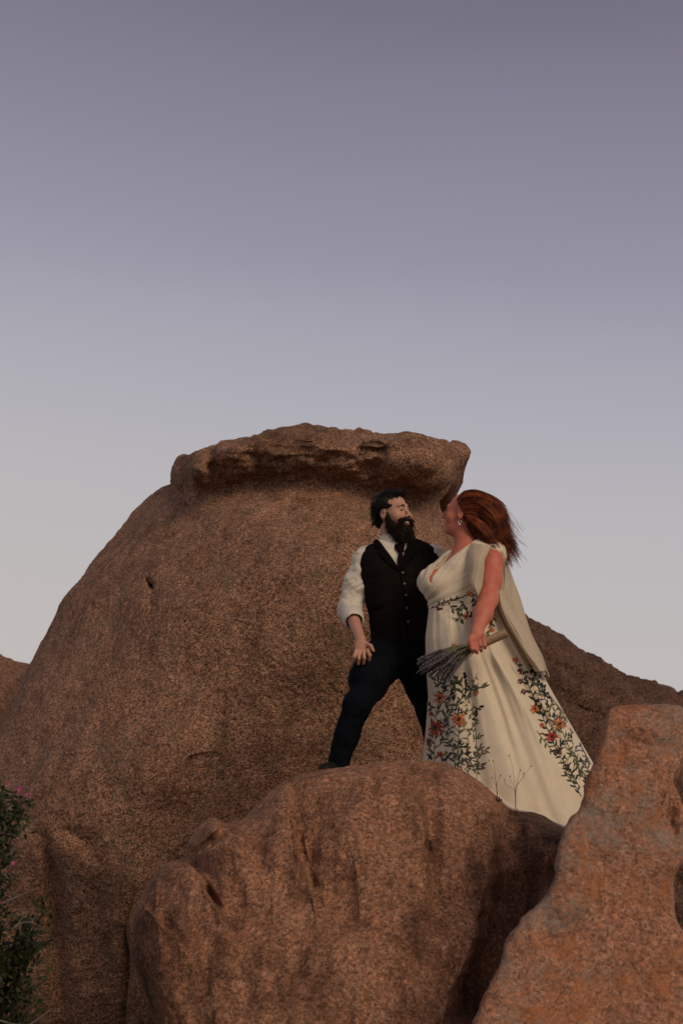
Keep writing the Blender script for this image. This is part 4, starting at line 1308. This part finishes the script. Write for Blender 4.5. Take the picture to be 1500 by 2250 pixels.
sheet('sleeve', [(1034, 1192, YW - .10, 1078, 1200, YW - .16), (1028, 1225, YW - .19, 1066, 1232, YW - .215), (1028, 1260, YW - .21, 1060, 1262, YW - .225), (1034, 1290, YW - .215, 1054, 1300, YW - .235), (1042, 1306, YW - .22, 1050, 1312, YW - .24)], M_SHEER, dress, n=24, foldamp=.004, nf=3, m=40)
cape = sheet('cape', [(1076, 1196, YW - .10, 1092, 1198, YW - .02), (1096, 1224, YW - .06, 1112, 1232, YW + .06), (1100, 1262, YW - .04, 1128, 1278, YW + .12), (1094, 1300, YW - .10, 1143, 1316, YW + .13),
              (1096, 1334, YW - .14, 1154, 1352, YW + .12), (1116, 1372, YW - .14, 1168, 1396, YW + .10), (1142, 1412, YW - .15, 1190, 1440, YW + .06), (1163, 1446, YW - .17, 1203, 1474, YW + .02), (1178, 1478, YW - .18, 1208, 1488, YW + 0)],
      M_SHEER, dress, n=60, foldamp=.032, nf=3.0, seed=1.1, m=90)
# folds of the cape gathered at the elbow, running back to the waist
sheet('cape_fold', [(1090, 1300, YW - .12, 1104, 1292, YW - .06), (1092, 1330, YW - .17, 1116, 1322, YW - .10), (1106, 1362, YW - .20, 1134, 1352, YW - .12), (1132, 1402, YW - .21, 1160, 1392, YW - .13), (1160, 1446, YW - .22, 1184, 1440, YW - .14), (1176, 1476, YW - .22, 1200, 1474, YW - .14)],
      M_SHEER, dress, n=30, foldamp=.014, nf=2.2, seed=.4, m=60)

# --- embroidery: stitched motifs laid on the cloth
M_E = {k: cloth_mat('thread_' + k, c, rough=.6, bump=.5, weave=300, var=.25, sheen=.0) for k, c in dict(
    green=(.060, .070, .032), dark=(.020, .025, .020), olive=(.15, .13, .06), red=(.36, .030, .018), orange=(.50, .12, .025), wine=(.10, .010, .014), berry=(.012, .010, .018), grey=(.075, .07, .075)).items()}
etree = bvh(np.vstack([sk, dv]), np.vstack([skf, df + len(sk)]))
def lay(poly, lift=.0035):
    """thin polygon fan stitched on the cloth"""
    c = np.mean(poly, 0)
    hs = [hit(etree, *q) for q in poly]; hc_ = hit(etree, *c)
    if hc_ is None or any(h is None for h in hs): return None
    if any(abs(h[0][1] - hc_[0][1]) > .06 for h in hs): return None
    pts = [h[0] + h[1] * lift * .5 for h in hs] + [hc_[0] + hc_[1] * lift]
    n = len(poly)
    return np.array(pts), [(i, (i + 1) % n, n) for i in range(n)]
def leaf_poly(x, y, ang, L_, w, bend=0.0):
    out = []
    for t, k in ((0, 0), (.25, .8), (.5, 1), (.78, .6), (1, 0), (.78, -.6), (.5, -1), (.25, -.8)):
        a = ang + bend * t
        out.append((x + math.cos(a) * L_ * t - math.sin(a) * w * k, y + math.sin(a) * L_ * t + math.cos(a) * w * k))
    return out
R2 = random.Random(12)
def add_leaf(bag, x, y, ang, L_, w, bend=0.0):
    r = lay(leaf_poly(x, y, ang, L_, w, bend))
    if r: bag.add(*r)
def stem_line(bag, pts, w=.7):
    q = smooth_curve(pts, max(6, int(len(pts) * 5)))
    for i in range(len(q) - 1):
        d = q[i + 1] - q[i]; l = np.hypot(*d) + 1e-6; n = np.array((-d[1], d[0])) / l * w
        r = lay([tuple(q[i] - n), tuple(q[i + 1] - n), tuple(q[i + 1] + n), tuple(q[i] + n)], .003)
        if r: bag.add(*r)
        elif bag.n: return q[:i + 1]
    return q
def finish(name, bag, mat):
    if bag.n: return mk(name, *bag.out(), M_E[mat], dress)
def flower(x, y, r, mat, n=22, centre='dark'):
    b = Bag()
    for i in range(n):
        a = 2 * math.pi * i / n + R2.uniform(-.2, .2)
        add_leaf(b, x + .12 * r * math.cos(a), y + .12 * r * math.sin(a), a, r * R2.uniform(.65, 1.25), r * .085)
    f = finish('embroidered_flower', b, mat)
    if f is not None and r > 7:
        b = Bag(); r_ = lay([(x + .22 * r * math.cos(q), y + .22 * r * math.sin(q)) for q in np.linspace(0, 6.28, 8, endpoint=False)], .006)
        if r_: b.add(*r_); mk('flower_centre', *b.out(), M_E[centre], dress)
def sprig(pts, mat='green', L_=9, w=2.0, gap=6.0, ang=.8, tip=True, stem='green', jitter=.3):
    b = Bag()
    q = stem_line(b, pts)
    acc = 0; side = 1
    for i in range(1, len(q)):
        d = q[i] - q[i - 1]; acc += np.hypot(*d)
        if acc > gap:
            acc = 0; side = -side
            a = math.atan2(d[1], d[0]) + side * (ang + R2.uniform(-jitter, jitter))
            add_leaf(b, q[i][0], q[i][1], a, L_ * R2.uniform(.8, 1.35), w * R2.uniform(.55, .9), R2.uniform(-.3, .3))
    if tip:
        d = q[-1] - q[-2]; add_leaf(b, q[-1][0], q[-1][1], math.atan2(d[1], d[0]), L_ * 1.1, w)
    finish('embroidered_sprig', b, mat)
def berries(pts, mat='berry', r=2.2, n=12, spread=4):
    b = Bag()
    q = stem_line(b, pts, .5)
    for i in range(n):
        p = q[int(i / n * len(q))]
        x, y = p[0] + R2.uniform(-spread, spread), p[1] + R2.uniform(-2, 2)
        r_ = lay([(x + r * math.cos(a), y + r * math.sin(a)) for a in np.linspace(0, 6.28, 7, endpoint=False)], .005)
        if r_: b.add(*r_)
    finish('embroidered_berries', b, mat)
# front panel
for x, y, r, m in ((957, 1598, 20, 'red'), (1008, 1581, 16, 'orange'), (966, 1534, 15, 'orange'), (967, 1658, 8, 'red'), (1045, 1524, 6, 'orange'), (996, 1419, 6, 'orange'), (947, 1568, 6, 'red'), (941, 1630, 9, 'wine'),
                   (1022, 1355, 8, 'orange'), (1078, 1384, 7, 'orange'), (1030, 1303, 7, 'orange')):
    flower(x, y, r, m)
sprig([(1000, 1700), (996, 1650), (975, 1600), (985, 1550), (1000, 1500)], 'green', 15, 3.4, 8)
sprig([(1006, 1690), (1006, 1640), (1008, 1600)], 'green', 14, 1.4, 5, .9)
sprig([(955, 1690), (954, 1650), (956, 1612)], 'green', 13, 2.6, 8)
sprig([(985, 1520), (972, 1505), (958, 1495)], 'dark', 13, 3.4, 6)
sprig([(968, 1548), (952, 1556), (940, 1548)], 'dark', 12, 3, 6)
sprig([(1000, 1560), (1012, 1540), (1016, 1510), (1004, 1494)], 'green', 13, 3.0, 7)
sprig([(995, 1494), (1000, 1510), (998, 1525)], 'dark', 15, 4.0, 6)
sprig([(987, 1561), (1004, 1558), (1020, 1566)], 'dark', 7, 2.4, 3, 1.2)
sprig([(1048, 1478), (1040, 1500), (1030, 1530), (1024, 1560)], 'olive', 9, 2, 7)
sprig([(1050, 1500), (1046, 1512)], 'green', 12, 2.4, 4)
sprig([(1040, 1545), (1038, 1562), (1034, 1572)], 'olive', 9, 2.6, 4)
sprig([(1042, 1560), (1045, 1600), (1046, 1640), (1048, 1690), (1046, 1715)], 'olive', 9, 2.8, 14)
sprig([(1028, 1700), (1030, 1670), (1026, 1640)], 'dark', 9, 1.8, 3.5, .9)
sprig([(1040, 1700), (1052, 1680), (1046, 1665)], 'dark', 15, 2, 4, .9)
sprig([(1020, 1690), (1040, 1680), (1055, 1684)], 'grey', 12, 1.8, 5)
sprig([(984, 1620), (990, 1600), (982, 1588)], 'grey', 12, 2.4, 5)
sprig([(992, 1650), (1006, 1640), (1016, 1640)], 'green', 14, 3.4, 7)
sprig([(990, 1668), (1005, 1660), (1018, 1668)], 'grey', 12, 2.4, 6)
sprig([(962, 1640), (975, 1630), (984, 1634)], 'green', 12, 3, 6)
sprig([(940, 1670), (946, 1655), (942, 1640)], 'green', 9, 2.4, 5)
sprig([(948, 1700), (944, 1680)], 'dark', 10, 2.4, 5)
sprig([(1012, 1712), (1016, 1692), (1008, 1680)], 'olive', 10, 2.4, 5)
berries([(1020, 1480), (1024, 1505), (1020, 1530)], 'berry', 2.6, 22, 6)
berries([(975, 1670), (985, 1660), (992, 1655)], 'berry', 2.2, 9, 4)
berries([(942, 1660), (948, 1668)], 'berry', 2.2, 7, 4)
# waistband
sprig([(941, 1338), (955, 1334), (975, 1327), (1000, 1318), (1030, 1306), (1046, 1301)], 'wine', 5, 2.0, 4, .7)
sprig([(958, 1330), (975, 1322), (1000, 1316)], 'dark', 7, 2.2, 4)
sprig([(985, 1326), (992, 1336), (1006, 1342), (1012, 1358)], 'green', 14, 4.0, 6)
sprig([(1006, 1316), (1016, 1330), (1014, 1345)], 'green', 10, 3, 6)
sprig([(1030, 1306), (1040, 1316), (1044, 1330)], 'dark', 12, 3.6, 5)
sprig([(1018, 1360), (1028, 1354), (1036, 1352)], 'dark', 9, 3, 5)
berries([(962, 1338), (968, 1337)], 'wine', 3.0, 4, 3)
berries([(1018, 1330), (1026, 1338), (1024, 1350)], 'wine', 2.0, 10, 3)
sprig([(1085, 1352), (1080, 1370), (1072, 1392)], 'green', 9, 2.6, 6)
berries([(1082, 1352), (1078, 1374)], 'wine', 2.0, 8, 4)
def filler(x0, y0, x1, y1, wd, n, seed):
    global R2
    r3 = random.Random(seed)
    for i in range(n):
        f = (i + r3.random()) / n
        x = x0 + (x1 - x0) * f + r3.uniform(-wd, wd); y = y0 + (y1 - y0) * f + r3.uniform(-6, 6)
        a = r3.uniform(-2.4, -.7); l = r3.uniform(12, 24)
        sprig([(x, y), (x + math.cos(a) * l * .5 + r3.uniform(-2, 2), y + math.sin(a) * l * .5), (x + math.cos(a + .3) * l, y + math.sin(a + .3) * l)],
              r3.choice(['green', 'dark', 'olive', 'green', 'grey']), r3.uniform(8, 14), r3.uniform(1.6, 3.2), r3.uniform(4, 7))
filler(960, 1510, 965, 1700, 18, 11, 3)
filler(1000, 1490, 1015, 1705, 20, 13, 4)
filler(1038, 1500, 1044, 1710, 9, 9, 5)
filler(1160, 1490, 1275, 1730, 14, 16, 6)
filler(1195, 1520, 1292, 1700, 12, 12, 7)
# back panel, trailing down the train
for x, y, r, m in ((1229, 1590, 15, 'orange'), (1174, 1558, 11, 'orange'), (1211, 1618, 14, 'red'), (1226, 1650, 9, 'wine'), (1131, 1451, 7, 'orange'), (1142, 1497, 7, 'wine'), (1149, 1520, 7, 'wine'), (1190, 1594, 6, 'red')):
    flower(x, y, r, m)
sprig([(1272, 1730), (1250, 1690), (1225, 1655), (1205, 1610), (1185, 1560), (1160, 1505)], 'dark', 15, 3.2, 8)
sprig([(1286, 1720), (1268, 1680), (1248, 1640), (1232, 1604)], 'green', 14, 2.6, 8)
sprig([(1205, 1575), (1216, 1572), (1226, 1576)], 'dark', 7, 2.2, 3, 1.2)
sprig([(1130, 1455), (1144, 1470), (1160, 1490), (1172, 1500)], 'green', 12, 3.6, 7)
sprig([(1160, 1460), (1170, 1472)], 'dark', 12, 4, 5)
sprig([(1168, 1530), (1178, 1548), (1186, 1562)], 'dark', 12, 3, 6)
sprig([(1200, 1520), (1220, 1545), (1240, 1570), (1262, 1600)], 'olive', 9, 2.4, 8)
sprig([(1215, 1545), (1228, 1556), (1238, 1576)], 'olive', 10, 3.2, 5)
sprig([(1262, 1600), (1272, 1618), (1280, 1636)], 'olive', 11, 3.2, 8)
sprig([(1178, 1606), (1196, 1630), (1214, 1652)], 'green', 12, 2.8, 7)
sprig([(1296, 1680), (1284, 1656), (1276, 1640)], 'dark', 9, 1.6, 3.5, .9)
sprig([(1300, 1710), (1290, 1690), (1280, 1676)], 'dark', 14, 2.4, 5)
sprig([(1276, 1750), (1262, 1726), (1246, 1705)], 'dark', 12, 2.4, 5)
sprig([(1240, 1640), (1258, 1660), (1270, 1690)], 'green', 13, 3, 6)
sprig([(1290, 1735), (1286, 1715)], 'dark', 12, 2.4, 4)
sprig([(1230, 1670), (1244, 1690), (1250, 1705)], 'olive', 10, 2.6, 5)
berries([(1180, 1496), (1192, 1512), (1202, 1535)], 'berry', 2.6, 22, 6)
berries([(1242, 1680), (1250, 1694)], 'berry', 2.4, 12, 5)
berries([(1138, 1470), (1146, 1482)], 'wine', 2.2, 9, 4)

# --- her hair: a shaped mass with wind-blown strands
Hf = Field(HW + (-.22, -.25, -.35), HW + (.42, .25, .22), .006)
loc = lambda p, r, k=.02, op='u': Hf.ell(gw(*p), np.array(r), RW, k, op)
loc((0, -.020, .042), (.080, .095, .088)); loc((0, -.07, -.01), (.074, .055, .080), .04)
loc((0, .10, .0), (.11, .075, .13), .01, 's')
Yh = HW[1]
Hf.cap(V(1040, 1128, Yh), V(1066, 1158, Yh), .078, .066, .05)
Hf.cap(V(1066, 1158, Yh), V(1090, 1198, Yh), .060, .030, .04)
Hf.disp(lambda p: .004 * vnoise(p * 40, 34))
hv, hf = Hf.mesh(1)
hair_w = mk('hair', hv, hf, M_HAIR_W, woman)
G1 = [np.array(g, float) for g in (
    [(1002, 1096), (1018, 1080), (1052, 1078), (1090, 1098), (1110, 1134), (1128, 1166)],
    [(1003, 1098), (1028, 1084), (1068, 1092), (1100, 1118), (1110, 1158), (1130, 1188)],
    [(1003, 1104), (1040, 1090), (1086, 1112), (1106, 1150), (1120, 1186), (1136, 1206)],
    [(1008, 1112), (1050, 1108), (1090, 1140), (1108, 1180), (1122, 1212), (1132, 1236)],
    [(1014, 1126), (1050, 1134), (1084, 1166), (1104, 1200), (1118, 1226), (1124, 1246)],
    [(1019, 1140), (1044, 1158), (1070, 1182), (1092, 1204), (1108, 1226), (1119, 1246)],
    [(1022, 1150), (1034, 1170), (1054, 1186), (1076, 1198), (1098, 1216), (1112, 1238)])]
LK = []
_r = np.random.default_rng(77)
for i in range(170):
    LK.append((_r.uniform(0, len(G1) - 1.001), _r.uniform(-1, 1), _r.uniform(.66, 1.0), _r.uniform(.8, 3.6), _r.uniform(4, 10), _r.uniform(0, 6), _r.normal(0, 5, 2)))
def root_w(R_):
    u, yoff, ln, wa, wf, wp, tipd = LK[R_.integers(len(LK))]
    u = float(np.clip(u + R_.normal(0, .10), 0, len(G1) - 1.001)); yoff = float(np.clip(yoff + R_.normal(0, .12), -1, 1))
    i = int(u); w = u - i
    g = smooth_curve(G1[i] * (1 - w) + G1[i + 1] * w, 16)
    t = np.linspace(0, 1, 16)[:, None]
    side = np.sqrt(max(0, 1 - .7 * yoff * yoff))
    g = g + tipd * t ** 2 + R_.normal(0, 1.6, 2) * (.3 + t) + R_.normal(0, 4.0, 2) * t ** 4
    c_ = np.array((1050, 1142)); g = c_ + (g - c_) * (.66 + .34 * side)
    wav = wa * np.sin(t * wf + wp) * t ** .7
    g = g + np.concatenate([-wav * .5, wav], 1)
    fz = np.cumsum(R_.normal(0, 1.0, (16, 2)), 0) * (.25 + .9 * t) * R_.uniform(.3, 1.3)
    g = g + fz
    k = max(6, int(16 * min(ln * R_.uniform(.7, 1.08), 1)))
    Y = Yh - .01 + yoff * (.085 + .035 * np.sin(math.pi * t[:, 0])) + .006 * np.sin(9 * t[:, 0] + yoff * 9)
    return P(g[:k, 0], g[:k, 1], Y[:k])
sv_, sf_ = strands(5200, root_w, .0017, 16, 8)
mk('hair_strand', sv_, sf_, M_HAIR_W, hair_w, kind='stuff')
WS = []
for i in range(60):
    WS.append((_r.integers(0, 6), _r.random(), _r.uniform(-8, 10), _r.uniform(0, 26) * _r.random(), _r.uniform(2, 7), _r.uniform(3, 9), _r.uniform(0, 6), _r.uniform(-.08, .08)))
def root_fly(R_):
    i, w, up, out_, am, fr, p0, yo = WS[R_.integers(len(WS))]
    g = smooth_curve(G1[i] * (1 - w) + G1[i + 1] * w, 14); t = np.linspace(0, 1, 14)[:, None]
    g = g + np.array((out_ + R_.normal(0, 1.5), -up + R_.normal(0, 1.5))) * t ** 1.6 + np.concatenate([am * .6 * np.sin(t * fr + p0), am * np.cos(t * fr + p0)], 1) * t + R_.normal(0, 1.0, 2) * t
    k = R_.integers(9, 15)
    return P(g[:k, 0], g[:k, 1], np.full(k, Yh + yo + R_.normal(0, .006)))
sv_, sf_ = strands(700, root_fly, .0010, 14, 9)
mk('flyaway_strand', sv_, sf_, M_HAIR_W, hair_w, kind='stuff')
blob('teeth', gw(.012, .096, -.0665), (.012, .007, .004), RW, M_TOOTH, woman)
for q in (-1, 1):
    blob('eye', gw(q * .033, .092, .002), (.012, .006, .003), RW, M_EYE, woman)
# earring: hoop, bead and drop
e0 = gw(-.082, -.004, -.05) if (RW[:, 0][1] > 0) else gw(.082, -.004, -.05)
a_ = np.linspace(0, 2 * math.pi, 13)
ringp = np.stack([e0[0] + .009 * np.cos(a_), np.full(13, e0[1]), e0[2] - .008 + .010 * np.sin(a_)], -1)
v, f = tube(ringp, .0022, 5, False)
earring = mk('earring', v, f, M_SILVER, woman)
blob('bead', e0 + (.0, -.004, -.028), (.009, .009, .010), np.eye(3), M_SILVER, earring)
h = hit(wtree, 1057, 1421)
if h:
    blob('ring', h[0], (.007, .005, .006), np.eye(3), plain('dark_stone', (.05, .01, .01), .2), woman)

# ================================================================== the lavender bouquet in her hand
M_TWINE = plain('jute_twine', (.42, .28, .16), .9, .1, var=.35, scale=160)
M_STEMG = plain('grey_green_stem', (.17, .165, .09), .8, .1, var=.3)
M_LAV = plain('dried_lavender', (.115, .10, .112), .9, .1, var=.45, scale=90)
bq = empty('lavender_bouquet', HA, 'dried lavender bouquet with a twine-wrapped handle, in her hand', 'bouquet')
RB = np.random.default_rng(21)
handle_end = HA + hax * .155
pts = HA + (handle_end - HA) * np.linspace(0, 1, 90)[:, None]
v, f = tube(pts, .0245 + .0016 * np.sin(np.linspace(0, 90 * 2.6, 90)), 16)
rr = Bag(); rr.add(v, f.tolist()); rr.f.append(tuple(range(15, -1, -1))); rr.f.append(tuple(range(89 * 16, 90 * 16)))
mk('handle', *rr.out(), M_TWINE, bq)
u_ax = np.cross(hax, (0, 1, 0)); u_ax /= np.linalg.norm(u_ax); w_ax = np.cross(hax, u_ax)
if u_ax[2] > 0: u_ax = -u_ax
neck_p = handle_end + hax * .02
spk = []
for i in range(110):
    a = RB.uniform(0, 2 * math.pi); r = math.sqrt(RB.random())
    o0 = (u_ax * math.cos(a) + w_ax * math.sin(a)) * r
    # the heads fan out to the lower left
    tx, ty = RB.uniform(0, 1), RB.uniform(0, 1)
    end = V(922 + 72 * tx ** .8, 1436 + 66 * ty * (.45 + .55 * tx) + 8 * (1 - tx), YW - .42 + .06 * RB.normal())
    mid = (neck_p + o0 * .04) * .5 + end * .5 + np.array((0, 0, .012))
    q = smooth_curve(np.array([HA + hax * .1 + o0 * .018, neck_p + o0 * .024, mid, end]), 14)
    v, f = tube(q[:12], np.linspace(.0026, .0017, 12), 4)
    mk('stem', v, f, M_STEMG, bq)
    # spike: whorls of little buds
    b = Bag()
    q2 = smooth_curve(np.array([q[9], q[11], end, end + (end - q[11]) * .35 + np.array((-.004, 0, -.008))]), 22)
    for j, p in enumerate(q2):
        rad = .0060 * (1.0 if j % 3 else .45) * (1 - .6 * j / 22)
        for m_ in range(3):
            an = m_ * 2.1 + j * .9
            c_ = p + (np.array((math.cos(an), math.sin(an), .2 * math.cos(an * 3)))) * rad * .8
            d = rad * 1.1
            b.add(np.array([c_ + (d, 0, 0), c_ + (-d * .5, d, 0), c_ + (-d * .5, -d, 0), c_ + (0, 0, d * 1.3), c_ + (0, 0, -d * 1.3)]),
                  [(0, 1, 3), (1, 2, 3), (2, 0, 3), (1, 0, 4), (2, 1, 4), (0, 2, 4)])
    mk('flower_spike', *b.out(), M_LAV, bq, smooth=False)

# ================================================================== plants
def leaf_mat(name, c1, c2):
    m, t, b = mat_new(name)
    L = t.links.new
    co = N(t, 'ShaderNodeTexCoord')
    n1 = N(t, 'ShaderNodeTexNoise', Scale=7.0, Detail=4.0); L(co.outputs['Object'], n1.inputs['Vector'])
    r = ramp_node(t, [(.35, c1), (.65, c2)]); L(n1.outputs['Fac'], r.inputs[0])
    L(r.outputs[0], b.inputs['Base Color']); b.inputs['Roughness'].default_value = .6; b.inputs['Specular IOR Level'].default_value = .2
    return m
M_LEAF = leaf_mat('rose_leaf', (.011, .017, .007), (.042, .052, .017))
M_TWIG = plain('grey_twig', (.15, .125, .10), .85, .1, var=.25)
M_WOOD = plain('brown_twig', (.06, .04, .028), .9, .1, var=.3)
M_PINK = plain('pink_petal', (.26, .045, .14), .6, .2, var=.15)
M_YEL = plain('yellow_stamen', (.55, .36, .06), .7, .1)
YB = 6.3
RBu = np.random.default_rng(5)
bush = empty('wild_rose_bush', (-2.0, YB, 0.0), 'dark leafy wild rose bush with small pink flowers, at the left edge', 'bush')
EDGE = np.array([(1712, 30), (1740, 55), (1765, 66), (1800, 80), (1850, 84), (1907, 92), (1960, 112), (2083, 117), (2127, 112), (2180, 132), (2260, 140), (2500, 150)], float)
def leaf_mesh(p, d, n, L_, w):
    d = d / np.linalg.norm(d); s = np.cross(d, n); s /= np.linalg.norm(s) + 1e-9; n = np.cross(s, d)
    return np.array([p, p + d * L_ * .35 + s * w - n * w * .25, p + d * L_ * .75 + s * w * .75 - n * w * .3, p + d * L_ - n * w * .5, p + d * L_ * .75 - s * w * .75 - n * w * .3, p + d * L_ * .35 - s * w - n * w * .25, p + d * L_ * .5])
LF = np.array([(0, 1, 6), (1, 2, 6), (2, 3, 6), (3, 4, 6), (4, 5, 6), (5, 0, 6)])
lb = QBag()
# leaning canes rise from the ground and carry sprays of five leaves
for i in range(80):
    bx = RBu.uniform(-2.7, -1.45)
    top_py = RBu.uniform(1712, 2200) if i > 8 else RBu.uniform(1712, 1780)
    xm = np.interp(top_py, EDGE[:, 0], EDGE[:, 1])
    top = V(RBu.uniform(-300, xm - 6), top_py, YB + RBu.uniform(-.35, .35))
    base = np.array([bx, YB + RBu.uniform(-.2, .3), 0.0])
    base[0] = min(base[0], top[0] + .15)
    midp = base * .45 + top * .55 + RBu.normal(0, .08, 3)
    q = smooth_curve(np.array([base, midp, top]), 26)
    v, f = tube(q, np.linspace(.010, .003, 26), 5)
    mk('cane', v, f, M_WOOD, bush)
    for j in range(5, 26):
        for rep in range(6):
            d = RBu.normal(0, 1, 3); d[2] = abs(d[2]) * .6 + .1; d[1] -= .4; d /= np.linalg.norm(d)
            L0 = RBu.uniform(.03, .13)
            c0 = q[j] + d * L0
            pxx, pyy = proj(c0)
            if pxx > np.interp(pyy, EDGE[:, 0], EDGE[:, 1]) or pyy < 1706 + .2 * max(pxx, 0): continue
            for m_ in range(5):
                dd = d * (.5 if m_ else 1.2) + RBu.normal(0, .5, 3)
                nn = np.array((0, -.5, 1.0)) + RBu.normal(0, .4, 3)
                lb.add(leaf_mesh(c0 - d * .02 * m_, dd, nn, RBu.uniform(.022, .036), RBu.uniform(.007, .011)), LF)
mk('leaves', *lb.out(), M_LEAF, bush, kind='stuff', smooth=False)
for tw in ([(20, 1795), (46, 1805), (46, 1835), (49, 1853), (38, 1862), (14, 1882)], [(-4, 1828), (24, 1834), (46, 1835), (72, 1826)], [(10, 1984), (50, 1966), (82, 1953)],
           [(28, 2042), (42, 2030), (70, 2027), (100, 2043)], [(70, 2027), (75, 2016)], [(36, 2038), (52, 2012)], [(66, 2252), (95, 2231), (120, 2213)], [(0, 2242), (30, 2250), (66, 2252)]):
    q = smooth_curve(np.array([V(a, b, YB - .30) for a, b in tw]), 14)
    v, f = tube(q, np.linspace(.0042, .0018, 14), 5)
    mk('bare_twig', v, f, M_TWIG, bush)
for (fx, fy, r) in ((43, 1737, .017), (60, 1747, .012), (30, 1897, .011), (20, 1724, .009), (-60, 1780, .016)):
    c0 = V(fx, fy, YB - .33); b = Bag()
    Rf = frame((RBu.normal(0, .4), -1, .4 + RBu.normal(0, .2)))
    for k_ in range(5):
        a = 2 * math.pi * k_ / 5 + .3
        pts = []
        for (t_, w_) in ((0, 0), (.5, .42), (1.0, .34), (1.1, 0), (1.0, -.34), (.5, -.42)):
            l = np.array((math.cos(a) * t_ - math.sin(a) * w_, .25 * t_ * t_, math.sin(a) * t_ + math.cos(a) * w_)) * r
            pts.append(c0 + Rf @ l)
        b.add(np.array(pts), [(0, 1, 2, 3), (0, 3, 4, 5)])
    fl = mk('rose_flower', *b.out(), M_PINK, bush, smooth=False)
    blob('stamens', c0 + Rf @ np.array((0, .002, 0)), (r * .25, r * .15, r * .25), Rf, M_YEL, fl, 8)

# dry weeds standing on the rock in front of the hem
M_WEED = plain('dry_weed', (.20, .15, .09), .85, .1, var=.3)
YD = 7.50
def weed(base, stems, label):
    b0 = V(*base, YD)
    z = rock_z(b0[0], b0[1])
    w = empty('dry_weed', (b0[0], b0[1], z if z is not None else b0[2]), label, 'weed', None)
    root = np.array(w.location)
    for st in stems:
        pts = np.vstack([root - (0, 0, .01), [V(a, b, YD + .01 * math.sin(a)) for a, b in st]])
        q = smooth_curve(pts, 16)
        v, f = tube(q, np.linspace(.0014, .0008, 16), 5)
        s_ = mk('stem', v, f, M_WEED, w)
        blob('seed_head', q[-1], (.0034, .0034, .0055), np.eye(3), M_WEED, s_, 8)
    lb = QBag()
    for i in range(14):
        d = np.array((RBu.normal(0, .6), RBu.normal(0, .5), 1)); lb.add(leaf_mesh(root + (RBu.normal(0, .015), RBu.normal(0, .012), 0), d, np.array((0, -1, .2)), RBu.uniform(.015, .04), .002), LF)
    mk('grass_blade', *lb.out(), M_WOOD, w, kind='stuff', smooth=False)
weed((1092, 1746), [[(1089, 1720), (1086, 1690), (1083, 1672)], [(1090, 1722), (1080, 1694), (1074, 1671)], [(1091, 1728), (1096, 1712), (1099, 1704)], [(1090, 1730), (1084, 1716), (1080, 1708)]],
     'thin dry weed against the dress, where the hem meets the rock')
weed((1131, 1762), [[(1132, 1738), (1139, 1704), (1142, 1692)], [(1133, 1734), (1150, 1706), (1166, 1683)], [(1130, 1736), (1122, 1716), (1120, 1706)], [(1131, 1738), (1126, 1690), (1118, 1660)], [(1134, 1730), (1146, 1712), (1150, 1700)], [(1131, 1740), (1112, 1726), (1108, 1714)]],
     'taller spreading dry weed with seed heads, beside the lifted hem')
